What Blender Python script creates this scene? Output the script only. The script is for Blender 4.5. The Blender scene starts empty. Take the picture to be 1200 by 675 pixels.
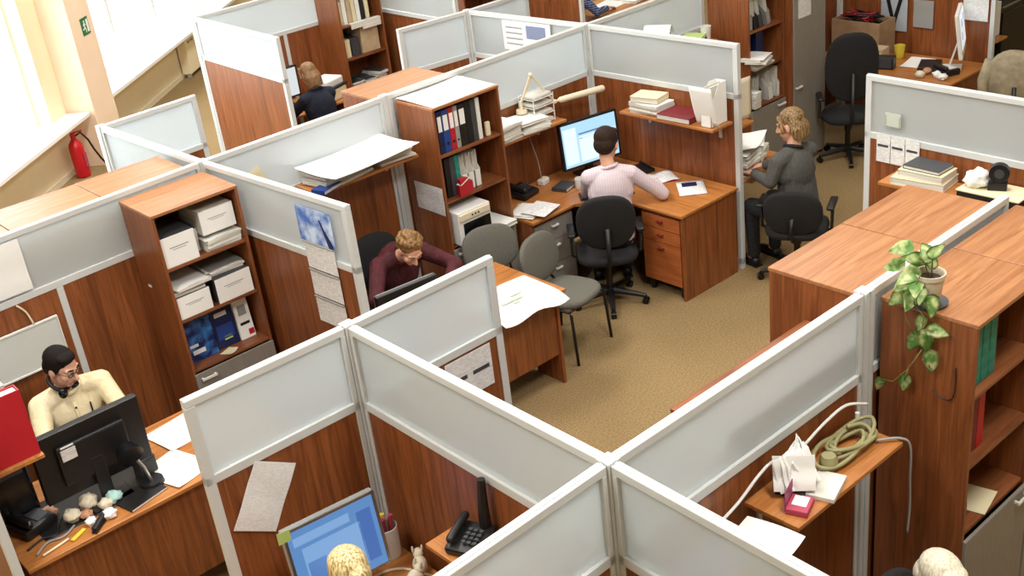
import bpy, bmesh, math, random
from mathutils import Vector, Matrix, Euler, Quaternion, noise
random.seed(7)
SC = bpy.context.scene
COL = SC.collection
PI = math.pi
rad = math.radians

# ------------------------------------------------------------------ materials
def srgb(r, g, b):
    f = lambda c: (c/255/12.92) if c/255 <= .04045 else ((c/255+.055)/1.055)**2.4
    return (f(r), f(g), f(b), 1)

def base_mat(name, col, rough=.5, metal=0, spec=.5, coat=0):
    m = bpy.data.materials.new(name); m.use_nodes = True
    b = m.node_tree.nodes['Principled BSDF']
    b.inputs['Base Color'].default_value = col
    b.inputs['Roughness'].default_value = rough
    b.inputs['Metallic'].default_value = metal
    b.inputs['Specular IOR Level'].default_value = spec
    b.inputs['Coat Weight'].default_value = coat
    return m

def noise_mat(name, c1, c2, scale=(1, 1, 1), nscale=8, detail=4, rough=.5, bump=0, metal=0, lo=.3, hi=.7, spec=.5, dist=.0):
    m = base_mat(name, c1, rough, metal, spec)
    nt = m.node_tree; N = nt.nodes; L = nt.links; b = N['Principled BSDF']
    tc = N.new('ShaderNodeTexCoord'); mp = N.new('ShaderNodeMapping'); mp.inputs['Scale'].default_value = scale
    L.new(tc.outputs['Object'], mp.inputs['Vector'])
    n = N.new('ShaderNodeTexNoise'); n.inputs['Scale'].default_value = nscale; n.inputs['Detail'].default_value = detail
    n.inputs['Distortion'].default_value = dist
    L.new(mp.outputs[0], n.inputs['Vector'])
    r = N.new('ShaderNodeValToRGB'); r.color_ramp.elements[0].position = lo; r.color_ramp.elements[1].position = hi
    r.color_ramp.elements[0].color = c1; r.color_ramp.elements[1].color = c2
    L.new(n.outputs['Fac'], r.inputs['Fac']); L.new(r.outputs['Color'], b.inputs['Base Color'])
    if bump:
        bp = N.new('ShaderNodeBump'); bp.inputs['Strength'].default_value = bump; bp.inputs['Distance'].default_value = .01
        L.new(n.outputs['Fac'], bp.inputs['Height']); L.new(bp.outputs[0], b.inputs['Normal'])
    return m

def wood_mat(name, dark, light, axis, rough=.38):
    s = {'z': (9, 9, .55), 'x': (.55, 9, 9), 'y': (9, .55, 9)}[axis]
    m = noise_mat(name, dark, light, s, 3.2, 6, rough, lo=.3, hi=.72, dist=1.2)
    nt = m.node_tree; N = nt.nodes; L = nt.links; b = N['Principled BSDF']
    tc = N.new('ShaderNodeTexCoord'); mp = N.new('ShaderNodeMapping'); mp.inputs['Scale'].default_value = tuple(v*6 for v in s)
    L.new(tc.outputs['Object'], mp.inputs['Vector'])
    n = N.new('ShaderNodeTexNoise'); n.inputs['Scale'].default_value = 6; n.inputs['Detail'].default_value = 3
    L.new(mp.outputs[0], n.inputs['Vector'])
    mr = N.new('ShaderNodeMapRange'); mr.inputs['To Min'].default_value = .78; mr.inputs['To Max'].default_value = 1.16
    L.new(n.outputs['Fac'], mr.inputs['Value'])
    mx = N.new('ShaderNodeMix'); mx.data_type = 'RGBA'; mx.blend_type = 'MULTIPLY'; mx.inputs[0].default_value = 1
    src = b.inputs['Base Color'].links[0].from_socket
    L.new(src, mx.inputs[6]); L.new(mr.outputs[0], mx.inputs[7]); L.new(mx.outputs[2], b.inputs['Base Color'])
    return m

M = {}
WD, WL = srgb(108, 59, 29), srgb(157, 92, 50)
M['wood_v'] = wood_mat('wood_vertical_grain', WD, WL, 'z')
M['wood_h'] = wood_mat('wood_horizontal_grain', srgb(104, 58, 32), srgb(148, 90, 54), 'x')
M['wood_hy'] = wood_mat('wood_cross_grain', srgb(104, 58, 32), srgb(148, 90, 54), 'y')
M['wood_top_lit'] = wood_mat('case_top_wood_lit', srgb(148, 96, 60), srgb(186, 132, 90), 'x', .33)  # case wood made lighter: sheen of windows and ceiling painted into the colour
M['desk_x'] = wood_mat('desk_wood', srgb(158, 96, 46), srgb(194, 130, 70), 'x', .35)
M['desk_y'] = wood_mat('desk_wood_cross', srgb(158, 96, 46), srgb(194, 130, 70), 'y', .35)
M['ped_wood'] = wood_mat('pedestal_wood', srgb(160, 84, 40), srgb(190, 112, 62), 'x', .4)
M['alu'] = base_mat('aluminium', srgb(206, 209, 208), .38, 0)
M['alu_dark'] = base_mat('aluminium_groove', srgb(92, 94, 92), .5, .2)
M['greydoor'] = noise_mat('grey_laminate', srgb(128, 122, 114), srgb(142, 136, 128), (30, 30, 2), 5, 3, .45)
M['white_plastic'] = base_mat('white_plastic', srgb(226, 226, 222), .4)
M['grey_plastic'] = base_mat('grey_plastic', srgb(150, 150, 148), .45)
M['dark_grey'] = base_mat('dark_grey_plastic', srgb(62, 64, 68), .5)
M['black'] = base_mat('black_plastic', srgb(22, 22, 24), .45)
M['black_gloss'] = base_mat('black_gloss', srgb(16, 16, 18), .2)
M['black_fabric'] = noise_mat('black_fabric', srgb(16, 16, 18), srgb(34, 34, 36), (1, 1, 1), 250, 2, .9, .2)
M['grey_fabric'] = noise_mat('grey_fabric', srgb(84, 82, 76), srgb(118, 116, 106), (1, 1, 1), 300, 3, .95, .3)
M['paper'] = base_mat('paper', srgb(240, 240, 236), .8, spec=.2)
M['paper_cream'] = base_mat('paper_cream', srgb(226, 214, 178), .8, spec=.2)
M['paper_side'] = noise_mat('paper_edges', srgb(190, 186, 176), srgb(238, 236, 228), (1, 1, 90), 6, 3, .85, spec=.2)
M['blue'] = base_mat('blue_cover', srgb(34, 66, 140), .4)
M['navy'] = base_mat('navy_cover', srgb(18, 34, 78), .4)
M['blue_print'] = noise_mat('blue_printed_cover', srgb(12, 26, 84), srgb(60, 130, 200), (1, 1, 1), 14, 3, .35, lo=.42, hi=.68)
M['red'] = base_mat('red_cover', srgb(178, 26, 40), .45)
M['maroon'] = base_mat('maroon_cover', srgb(112, 26, 36), .5)
M['teal'] = noise_mat('teal_cover', srgb(10, 104, 92), srgb(40, 150, 132), (1, 1, 1), 20, 2, .45)
M['pink'] = base_mat('pink_box', srgb(172, 62, 88), .5)
M['magenta'] = base_mat('magenta', srgb(140, 36, 90), .5)
M['yellow'] = base_mat('yellow', srgb(214, 196, 60), .55)
M['lime'] = base_mat('lime', srgb(180, 206, 120), .6)
M['beige'] = noise_mat('beige_box', srgb(186, 162, 128), srgb(206, 184, 150), (1, 1, 1), 9, 2, .7)
M['cardboard'] = noise_mat('cardboard', srgb(150, 122, 92), srgb(172, 142, 108), (1, 1, 1), 9, 3, .8)
M['lightblue'] = base_mat('pale_blue_paper', srgb(150, 160, 214), .7)
M['teal_pale'] = base_mat('pale_teal_cloth', srgb(176, 214, 208), .8)
M['tissue'] = base_mat('tissue', srgb(224, 214, 190), .9)
M['orange_ball'] = base_mat('tan_skinned', srgb(190, 140, 110), .7)
M['olive_cable'] = base_mat('olive_cable', srgb(150, 146, 104), .5)
M['cream_plastic'] = base_mat('cream_plastic', srgb(226, 214, 186), .5)
M['chrome'] = base_mat('steel', srgb(180, 180, 178), .28, .9)
M['ext_red'] = base_mat('extinguisher_red', srgb(190, 18, 34), .3)
M['leaf'] = noise_mat('variegated_leaf', srgb(112, 166, 76), srgb(232, 240, 184), (1, 1, 1), 26, 3, .45, lo=.40, hi=.66)
M['stem'] = base_mat('plant_stem', srgb(120, 110, 60), .6)
M['soil'] = noise_mat('potting_soil', srgb(34, 24, 18), srgb(60, 44, 32), (1, 1, 1), 60, 3, 1)
M['pot'] = base_mat('pot_plastic', srgb(204, 192, 170), .5)
M['skin'] = noise_mat('skin', srgb(214, 160, 132), srgb(228, 176, 148), (1, 1, 1), 12, 3, .55)
M['lips'] = base_mat('lips', srgb(168, 92, 82), .5)
M['eye_dark'] = base_mat('eye_dark', srgb(30, 22, 18), .3)
M['hair_dark'] = noise_mat('dark_hair', srgb(12, 9, 9), srgb(30, 22, 19), (60, 60, 8), 4, 3, .8, spec=.2)
M['hair_brown'] = noise_mat('brown_hair', srgb(84, 56, 28), srgb(158, 118, 66), (1, 1, 1), 55, 3, .6)
M['hair_dkbrown'] = noise_mat('dark_brown_hair', srgb(26, 18, 14), srgb(54, 37, 28), (50, 50, 8), 4, 3, .75, spec=.25)
M['hair_mixed'] = noise_mat('streaked_hair', srgb(58, 42, 26), srgb(170, 136, 88), (70, 70, 5), 2, 3, .55, lo=.38, hi=.64)
M['hair_auburn'] = noise_mat('auburn_hair', srgb(96, 66, 38), srgb(160, 120, 80), (60, 60, 5), 2, 3, .55)
M['hair_blonde'] = noise_mat('blonde_hair', srgb(150, 120, 66), srgb(240, 222, 168), (60, 60, 6), 2, 3, .5, lo=.36, hi=.6)
M['hair_pale'] = noise_mat('pale_hair', srgb(190, 180, 150), srgb(240, 234, 214), (60, 60, 6), 2, 3, .6)
M['shirt_cream'] = noise_mat('cream_shirt', srgb(222, 204, 160), srgb(236, 220, 184), (1, 1, .5), 13, 3, .85, 1.0, dist=1.5)
M['shirt_maroon'] = noise_mat('maroon_shirt', srgb(60, 18, 24), srgb(92, 32, 40), (1, 1, .5), 12, 3, .85, .8, dist=1.5)
M['shirt_grey'] = noise_mat('grey_sweater', srgb(66, 66, 64), srgb(92, 92, 88), (1, 1, 1), 120, 3, .95, .3)
M['shirt_navy'] = noise_mat('navy_sweater', srgb(14, 16, 30), srgb(30, 34, 54), (1, 1, 1), 60, 3, .95, .2)
M['shirt_black'] = noise_mat('black_top', srgb(22, 22, 24), srgb(40, 40, 44), (1, 1, 1), 60, 3, .95)
M['trousers'] = noise_mat('dark_trousers', srgb(22, 22, 28), srgb(40, 40, 46), (1, 1, 1), 60, 3, .9)
M['jacket'] = noise_mat('beige_jacket', srgb(136, 126, 104), srgb(168, 156, 130), (1, 1, 1), 14, 3, .9, .2)

def striped_shirt(name, c1, c2, c3, freq):
    m = base_mat(name, c1, .85, spec=.2)
    nt = m.node_tree; N = nt.nodes; L = nt.links; b = N['Principled BSDF']
    tc = N.new('ShaderNodeTexCoord')
    prev = None
    for d, c in (('X', c2), ('Z', c3)):
        w = N.new('ShaderNodeTexWave'); w.bands_direction = d; w.inputs['Scale'].default_value = freq; w.inputs['Distortion'].default_value = .6
        L.new(tc.outputs['Object'], w.inputs['Vector'])
        r = N.new('ShaderNodeValToRGB'); r.color_ramp.elements[0].position = .55; r.color_ramp.elements[1].position = .75
        L.new(w.outputs['Fac'], r.inputs['Fac'])
        mx = N.new('ShaderNodeMix'); mx.data_type = 'RGBA'
        L.new(r.outputs['Color'], mx.inputs[0])
        if prev is None: mx.inputs[6].default_value = c1
        else: L.new(prev, mx.inputs[6])
        mx.inputs[7].default_value = c; prev = mx.outputs[2]
    L.new(prev, b.inputs['Base Color'])
    return m
M['shirt_pink'] = striped_shirt('pink_striped_shirt', srgb(214, 200, 206), srgb(198, 180, 190), srgb(210, 195, 202), 16)
M['shirt_plaid'] = striped_shirt('blue_plaid_shirt', srgb(78, 94, 142), srgb(34, 42, 84), srgb(140, 152, 190), 11)

def print_mat(name, bg, ink, sx=1, sz=1, rows=60, plane='xz'):
    """paper with rows of small grey print"""
    m = base_mat(name, bg, .8, spec=.2)
    nt = m.node_tree; N = nt.nodes; L = nt.links; b = N['Principled BSDF']
    tc = N.new('ShaderNodeTexCoord'); sp = N.new('ShaderNodeSeparateXYZ'); cb = N.new('ShaderNodeCombineXYZ')
    L.new(tc.outputs['Object'], sp.inputs[0])
    L.new(sp.outputs['X'], cb.inputs['X']); L.new(sp.outputs['Z' if plane == 'xz' else 'Y'], cb.inputs['Y'])
    br = N.new('ShaderNodeTexBrick'); br.inputs['Scale'].default_value = rows
    br.inputs['Mortar Size'].default_value = .028; br.inputs['Brick Width'].default_value = 1.6; br.inputs['Row Height'].default_value = .6
    br.inputs['Color1'].default_value = ink; br.inputs['Color2'].default_value = bg; br.inputs['Mortar'].default_value = bg
    L.new(cb.outputs[0], br.inputs['Vector']); L.new(br.outputs['Color'], b.inputs['Base Color'])
    return m
M['print_xz'] = print_mat('printed_sheet_upright', srgb(232, 232, 230), srgb(204, 206, 210), rows=80)
M['print_xy'] = print_mat('printed_sheet_flat', srgb(240, 240, 238), srgb(206, 208, 212), rows=70, plane='xy')

M['sheet_dense'] = print_mat('dense_table_sheet', srgb(240, 240, 238), srgb(222, 224, 227), rows=110)
def glass_mat():
    m = bpy.data.materials.new('frosted_glass'); m.use_nodes = True
    nt = m.node_tree; N = nt.nodes; L = nt.links; N.remove(N['Principled BSDF']); out = N['Material Output']
    d = N.new('ShaderNodeBsdfDiffuse'); d.inputs['Color'].default_value = srgb(232, 238, 242)
    t = N.new('ShaderNodeBsdfTranslucent'); t.inputs['Color'].default_value = srgb(238, 243, 246)
    r = N.new('ShaderNodeBsdfRefraction'); r.inputs['Roughness'].default_value = .32; r.inputs['IOR'].default_value = 1.12; r.inputs['Color'].default_value = srgb(225, 232, 232)
    g = N.new('ShaderNodeBsdfGlossy'); g.inputs['Roughness'].default_value = .3
    m1 = N.new('ShaderNodeMixShader'); m1.inputs[0].default_value = .45
    m2 = N.new('ShaderNodeMixShader'); m2.inputs[0].default_value = .34
    m3 = N.new('ShaderNodeMixShader'); m3.inputs[0].default_value = .06
    L.new(d.outputs[0], m1.inputs[1]); L.new(t.outputs[0], m1.inputs[2])
    L.new(m1.outputs[0], m2.inputs[1]); L.new(r.outputs[0], m2.inputs[2])
    L.new(m2.outputs[0], m3.inputs[1]); L.new(g.outputs[0], m3.inputs[2])
    L.new(m3.outputs[0], out.inputs['Surface'])
    return m
M['frost'] = glass_mat()
M['hardboard'] = base_mat('pale_hardboard', srgb(222, 190, 130), .7)

def clear_glass():
    m = bpy.data.materials.new('window_glass'); m.use_nodes = True
    nt = m.node_tree; N = nt.nodes; L = nt.links; N.remove(N['Principled BSDF']); out = N['Material Output']
    t = N.new('ShaderNodeBsdfTransparent'); t.inputs['Color'].default_value = (.96, .98, .98, 1)
    g = N.new('ShaderNodeBsdfGlossy'); g.inputs['Roughness'].default_value = .02
    mx = N.new('ShaderNodeMixShader'); mx.inputs[0].default_value = .06
    L.new(t.outputs[0], mx.inputs[1]); L.new(g.outputs[0], mx.inputs[2]); L.new(mx.outputs[0], out.inputs['Surface'])
    return m
M['clear'] = clear_glass()

def screen_mat(name, col, strength):
    m = bpy.data.materials.new(name); m.use_nodes = True
    b = m.node_tree.nodes['Principled BSDF']
    b.inputs['Base Color'].default_value = (.01, .01, .01, 1); b.inputs['Roughness'].default_value = .3
    b.inputs['Emission Color'].default_value = col; b.inputs['Emission Strength'].default_value = strength
    return m
M['scr_sky'] = screen_mat('screen_pale_blue', srgb(172, 214, 240), .95)
M['scr_white'] = screen_mat('screen_white', srgb(222, 240, 250), .95)
M['scr_bar'] = screen_mat('screen_bar', srgb(90, 130, 180), .8)
M['scr_blue'] = screen_mat('screen_blue', srgb(88, 132, 184), .9)
M['scr_mid'] = screen_mat('screen_mid_blue', srgb(122, 160, 206), .9)
M['scr_deep'] = screen_mat('screen_deep_blue', srgb(66, 104, 168), .9)
M['scr_grey'] = screen_mat('screen_grey', srgb(216, 220, 222), .85)

def carpet():
    m = noise_mat('carpet', srgb(126, 104, 70), srgb(158, 134, 96), (1, 1, 1), 75, 6, .95, .5, lo=.32, hi=.68, spec=.15)
    nt = m.node_tree; N = nt.nodes; L = nt.links; b = N['Principled BSDF']
    tc = N.new('ShaderNodeTexCoord'); n = N.new('ShaderNodeTexNoise'); n.inputs['Scale'].default_value = 1.4; n.inputs['Detail'].default_value = 5
    L.new(tc.outputs['Object'], n.inputs['Vector'])
    mr = N.new('ShaderNodeMapRange'); mr.inputs['To Min'].default_value = .86; mr.inputs['To Max'].default_value = 1.14
    L.new(n.outputs['Fac'], mr.inputs['Value'])
    mx = N.new('ShaderNodeMix'); mx.data_type = 'RGBA'; mx.blend_type = 'MULTIPLY'; mx.inputs[0].default_value = 1
    src = b.inputs['Base Color'].links[0].from_socket
    L.new(src, mx.inputs[6]); L.new(mr.outputs[0], mx.inputs[7]); L.new(mx.outputs[2], b.inputs['Base Color'])
    return m
M['carpet'] = carpet()
M['plaster'] = noise_mat('cream_plaster', srgb(234, 220, 184), srgb(240, 226, 194), (1, 1, 1), 3, 4, .9)
M['plaster_pink'] = noise_mat('column_plaster', srgb(236, 212, 184), srgb(242, 218, 192), (1, 1, 1), 3, 4, .9)
M['ceiling'] = base_mat('ceiling_white', srgb(236, 234, 226), .9)
M['win_white'] = base_mat('window_white', srgb(240, 240, 240), .4)

# ------------------------------------------------------------------ mesh builder
class MB:
    def __init__(s): s.bm = bmesh.new()
    def _x(s, geom, mtx):
        bmesh.ops.transform(s.bm, matrix=mtx, verts=geom)
    def box(s, x0, x1, y0, y1, z0, z1, bev=0, mtx=None, mi=0):
        r = bmesh.ops.create_cube(s.bm, size=1)
        vs = r['verts']
        s._x(vs, Matrix.Translation(((x0+x1)/2, (y0+y1)/2, (z0+z1)/2)) @ Matrix.Diagonal((abs(x1-x0), abs(y1-y0), abs(z1-z0), 1)))
        fs = set(f for v in vs for f in v.link_faces)
        if bev:
            es = list(set(e for v in vs for e in v.link_edges))
            rr = bmesh.ops.bevel(s.bm, geom=es, offset=bev, segments=2, affect='EDGES', profile=.5)
            vs = list(set(list(rr['verts']) + [v for v in vs if v.is_valid]))
            fs = set(f for v in vs for f in v.link_faces)
        for f in fs: f.material_index = mi
        if mtx is not None: s._x(vs, mtx)
        return s
    def cyl(s, p0, p1, r0, r1=None, seg=16, caps=True):
        r1 = r0 if r1 is None else r1
        p0, p1 = Vector(p0), Vector(p1); d = p1-p0
        r = bmesh.ops.create_cone(s.bm, cap_ends=caps, segments=seg, radius1=r0, radius2=r1, depth=d.length)
        q = Vector((0, 0, 1)).rotation_difference(d.normalized()).to_matrix().to_4x4()
        s._x(r['verts'], Matrix.Translation((p0+p1)/2) @ q)
        return s
    def ell(s, c, r, rot=None, seg=20, rings=12):
        g = bmesh.ops.create_uvsphere(s.bm, u_segments=seg, v_segments=rings, radius=1)
        m = Matrix.Translation(c) @ (rot.to_4x4() if rot is not None else Matrix.Identity(4)) @ Matrix.Diagonal((r[0], r[1], r[2], 1))
        s._x(g['verts'], m); return s
    def capsule(s, p0, r0, p1, r1, sub=2):
        t = bmesh.new()
        for p, r in ((p0, r0), (p1, r1)):
            g = bmesh.ops.create_icosphere(t, subdivisions=sub, radius=r)
            bmesh.ops.translate(t, vec=Vector(p), verts=g['verts'])
        h = bmesh.ops.convex_hull(t, input=t.verts[:])
        bmesh.ops.delete(t, geom=list(set(g for g in h['geom_interior'] if isinstance(g, bmesh.types.BMVert))), context='VERTS')
        me = bpy.data.meshes.new('tmp'); t.to_mesh(me); t.free(); s.bm.from_mesh(me); bpy.data.meshes.remove(me); return s
    def tube(s, pts, r, seg=8):
        pts = [Vector(p) for p in pts]; rings = []
        up = Vector((.13, .31, .94)).normalized()
        for i, p in enumerate(pts):
            t = (pts[min(i+1, len(pts)-1)] - pts[max(i-1, 0)]).normalized()
            a = t.cross(up)
            if a.length < 1e-3: a = t.cross(Vector((1, 0, 0)))
            a.normalize(); b = t.cross(a)
            rr = r[i] if isinstance(r, (list, tuple)) else r
            rings.append([s.bm.verts.new(p + rr*(math.cos(2*PI*k/seg)*a + math.sin(2*PI*k/seg)*b)) for k in range(seg)])
        for i in range(len(rings)-1):
            for k in range(seg):
                s.bm.faces.new((rings[i][k], rings[i][(k+1) % seg], rings[i+1][(k+1) % seg], rings[i+1][k]))
        s.bm.faces.new(rings[0][::-1]); s.bm.faces.new(rings[-1]); return s
    def prism(s, poly, z0, z1, bev=0):
        b = [s.bm.verts.new((x, y, z0)) for x, y in poly]; t = [s.bm.verts.new((x, y, z1)) for x, y in poly]
        n = len(poly); s.bm.faces.new(b[::-1]); s.bm.faces.new(t)
        for i in range(n): s.bm.faces.new((b[i], b[(i+1) % n], t[(i+1) % n], t[i]))
        return s
    def sheet(s, w, d, nx, ny, fz, th=.0015):
        """paper sheet in XY with height function fz(u,v), small real thickness"""
        T = [[s.bm.verts.new(((i/nx-.5)*w, (j/ny-.5)*d, fz(i/nx, j/ny)+th)) for j in range(ny+1)] for i in range(nx+1)]
        B = [[s.bm.verts.new(((i/nx-.5)*w, (j/ny-.5)*d, fz(i/nx, j/ny))) for j in range(ny+1)] for i in range(nx+1)]
        for i in range(nx):
            for j in range(ny):
                s.bm.faces.new((T[i][j], T[i+1][j], T[i+1][j+1], T[i][j+1]))
                s.bm.faces.new((B[i][j], B[i][j+1], B[i+1][j+1], B[i+1][j]))
        for i in range(nx):
            s.bm.faces.new((B[i][0], B[i+1][0], T[i+1][0], T[i][0])); s.bm.faces.new((T[i][ny], T[i+1][ny], B[i+1][ny], B[i][ny]))
        for j in range(ny):
            s.bm.faces.new((T[0][j], T[0][j+1], B[0][j+1], B[0][j])); s.bm.faces.new((B[nx][j], B[nx][j+1], T[nx][j+1], T[nx][j]))
        return s
    def rot(s, mtx): s._x(s.bm.verts[:], mtx); return s
    def lathe(s, prof, seg=24, c=(0, 0)):
        rings = []
        for r, z in prof:
            rings.append([s.bm.verts.new((c[0]+max(r, 1e-4)*math.cos(2*PI*k/seg), c[1]+max(r, 1e-4)*math.sin(2*PI*k/seg), z)) for k in range(seg)])
        for i in range(len(rings)-1):
            for k in range(seg): s.bm.faces.new((rings[i][k], rings[i][(k+1) % seg], rings[i+1][(k+1) % seg], rings[i+1][k]))
        s.bm.faces.new(rings[0][::-1]); s.bm.faces.new(rings[-1]); return s
    def mesh(s, name, mats, smooth=False):
        bmesh.ops.recalc_face_normals(s.bm, faces=s.bm.faces[:])
        me = bpy.data.meshes.new(name); s.bm.to_mesh(me); s.bm.free()
        for m in (mats if isinstance(mats, (list, tuple)) else [mats]): me.materials.append(M[m] if isinstance(m, str) else m)
        if smooth:
            for p in me.polygons: p.use_smooth = True
            if smooth != 'all':
                me.set_sharp_from_angle(angle=rad(40))
        return me

def obj(name, mb, mat, parent=None, world=False, smooth=False):
    """link mesh; world=True: verts are world coords and are moved into the parent's frame"""
    if world and parent is not None:
        root = parent
        inv = parent_world(parent).inverted(); mb.rot(inv)
    me = mb.mesh(name, mat, smooth)
    o = bpy.data.objects.new(name, me); COL.objects.link(o)
    if parent is not None: o.parent = parent
    return o

def parent_world(p):
    m = Matrix.LocRotScale(p.location, p.rotation_euler, None)
    while p.parent is not None:
        p = p.parent; m = Matrix.LocRotScale(p.location, p.rotation_euler, None) @ m
    return m

LABELS = set()
def tag(o, label, cat, group=None, kind=None):
    n = len(label.split())
    if n < 4 or n > 16: print('LABELLEN', n, label)
    if label in LABELS and not group: print('DUPLABEL', label)
    LABELS.add(label)
    o['label'] = label; o['category'] = cat
    if group: o['group'] = group
    if kind: o['kind'] = kind
    return o

def thing(name, label, cat, loc=(0, 0, 0), rz=0, group=None):
    o = bpy.data.objects.new(name, None); o.empty_display_size = .1; COL.objects.link(o)
    o.location = loc; o.rotation_euler = (0, 0, rz)
    return tag(o, label, cat, group)

def solo(name, mb, mat, label, cat, loc=(0, 0, 0), rz=0, group=None, smooth=False, rot=None):
    o = obj(name, mb, mat, smooth=smooth); o.location = loc; o.rotation_euler = rot if rot else (0, 0, rz)
    return tag(o, label, cat, group)

def struct(name, mb, mat, smooth=False):
    o = obj(name, mb, mat, smooth=smooth); o['kind'] = 'structure'; return o

def dup(root, loc, rz, label, group=None):
    r = root.copy(); COL.objects.link(r); r.location = loc; r.rotation_euler = (0, 0, rz)
    r['label'] = label; LABELS.add(label)
    if group: r['group'] = group
    for ch in list(root.children):
        c = ch.copy(); COL.objects.link(c); c.parent = r
        for g in list(ch.children):
            d = g.copy(); COL.objects.link(d); d.parent = c
    return r

def facing(fx, fy): return math.atan2(fy, fx)+PI/2      # things front along local -y
# ------------------------------------------------------------------ camera
Rc = ((0.73725982, -0.66605854, -0.11319889), (-0.37364179, -0.26237795, -0.88969074), (0.56288522, 0.69822907, -0.44230803))
cam = bpy.data.cameras.new('camera'); co = bpy.data.objects.new('camera', cam); COL.objects.link(co)
cam.sensor_width = 36; cam.lens = 1343.79268/1200*36; cam.clip_end = 200
mr = Matrix((Rc[0], tuple(-v for v in Rc[1]), tuple(-v for v in Rc[2]))).transposed()
co.matrix_world = Matrix.Translation((0, 0, 4.29593516)) @ mr.to_4x4()
SC.camera = co

# ------------------------------------------------------------------ room (window wall runs along direction d, room turned 43.7 degrees)
D = Vector((.723, .691)); NN = Vector((-.691, .723)); AW = math.atan2(.691, .723)
def wp(s, n, z): return Vector((D.x*s+NN.x*n, D.y*s+NN.y*n, z))
WM = Matrix.Rotation(AW, 4, 'Z')
def wbox(mb, s0, s1, n0, n1, z0, z1, bev=0): return mb.box(s0, s1, n0, n1, z0, z1, bev, WM)
S0, S1, N0, CEIL, WN = -5.0, 23.0, -11.0, 6.4, 6.73
fl = MB(); wbox(fl, S0-.3, S1+.3, N0-.3, WN+.4, -.2, 0); struct('floor', fl, 'carpet')
ce = MB(); wbox(ce, S0-.3, S1+.3, N0-.3, WN+.4, CEIL, CEIL+.2); struct('ceiling', ce, 'ceiling')
WINS = ((5.6, 12.36), (13.42, 19.6)); WZ0, WZ1 = .70, 4.6
wl = MB(); wbox(wl, S0-.3, S1+.3, WN, WN+.4, 0, WZ0-.06); wbox(wl, S0-.3, S1+.3, WN, WN+.4, WZ1, CEIL)
prev = S0-.3
for a, b in WINS+((S1+.3, None),):
    wbox(wl, prev, a, WN, WN+.4, WZ0-.06, WZ1); prev = b
struct('wall_left', wl, 'plaster')
for nm, args in (('wall_right', (S0, S1, N0-.3, N0)), ('wall_back', (S1, S1+.3, N0-.3, WN)), ('wall_front', (S0-.3, S0, N0-.3, WN))):
    w = MB(); wbox(w, *args, 0, CEIL); struct(nm, w, 'plaster')
pl = MB(); wbox(pl, 12.76, 13.36, 6.38, WN, 0, CEIL, .006); struct('trim_1', pl, 'plaster_pink')
bb = MB()
for a, b in ((S0, 12.74), (13.38, S1)): wbox(bb, a, b, WN-.015, WN, 0, .07)
struct('baseboard_left', bb, 'cream_plastic')
for i, (a, b) in enumerate(WINS):
    fr = MB()
    for z0, z1 in ((WZ0, WZ0+.09), (WZ1-.09, WZ1), (3.0, 3.07)): wbox(fr, a, b, 6.90, 6.97, z0, z1, .006)
    k = 4
    for j in range(k+1):
        c = a+.045+(b-a-.09)*j/k; wbox(fr, c-.045, c+.045, 6.905, 6.965, WZ0+.02, WZ1-.02, .006)
    f = struct('window_%d' % (i+1), fr, 'win_white')
    g = MB(); wbox(g, a+.05, b-.05, 6.93, 6.94, WZ0+.05, WZ1-.05); obj('pane', g, 'clear', f)
    s = MB(); wbox(s, a-.04 if i == 0 else 13.38, b+(.36 if i == 0 else .06), 6.42, WN, WZ0-.055, WZ0-.005, .008)
    wbox(s, a+.005, b-.005, WN-.01, 6.90, WZ0-.055, WZ0-.005); obj('sill', s, 'win_white', f)
# convector cover under the second window
r = thing('radiator_cover', 'cream radiator cover below the far window sill by the wall', 'radiator cover', wp(16.5, WN, 0), AW)
m = MB(); m.box(0, 1.9, -.16, -.02, .06, .62, .006); obj('casing', m, 'plaster', r)
m = MB()
for k in range(12): m.box(.1+.145*k, .2+.145*k, -.165, -.158, .5, .53)
obj('vent_grille', m, 'greydoor', r)
m = MB(); m.box(.05, .1, -.12, -.06, 0, .07); m.box(1.8, 1.85, -.12, -.06, 0, .07); obj('foot', m, 'alu', r)

# exit sign on the column: green plate, white figure, arrow
r = thing('exit_sign', 'small green emergency exit sign on the column between the windows', 'sign', wp(13.12, 6.38, 1.62), AW)
m = MB(); m.box(-.1, .1, -.008, 0, -.1, .1, .002); obj('plate', m, base_mat('sign_green', srgb(20, 110, 72), .4), r)
m = MB()
m.cyl((-.02, -.008, .055), (-.02, -.011, .055), .014, seg=14)
def bar2(mb, x0, z0, x1, z1, w):
    L_ = math.hypot(x1-x0, z1-z0); a = math.atan2(z1-z0, x1-x0)
    mb.box(-L_/2, L_/2, -.011, -.008, -w/2, w/2, 0, Matrix.Translation(((x0+x1)/2, 0, (z0+z1)/2)) @ Matrix.Rotation(-a, 4, 'Y'))
for q in ((-.02, .04, -.03, -.01, .022), (-.03, -.01, .0, -.04, .014), (.0, -.04, -.01, -.075, .012), (-.03, -.01, -.055, -.03, .014), (-.055, -.03, -.08, -.03, .012), (-.02, .035, .01, .01, .01), (-.022, .035, -.055, .015, .01)): bar2(m, *q)
m.box(.035, .08, -.011, -.008, -.075, .07)
obj('pictogram', m, base_mat('sign_white', srgb(240, 245, 240), .4), r)

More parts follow.
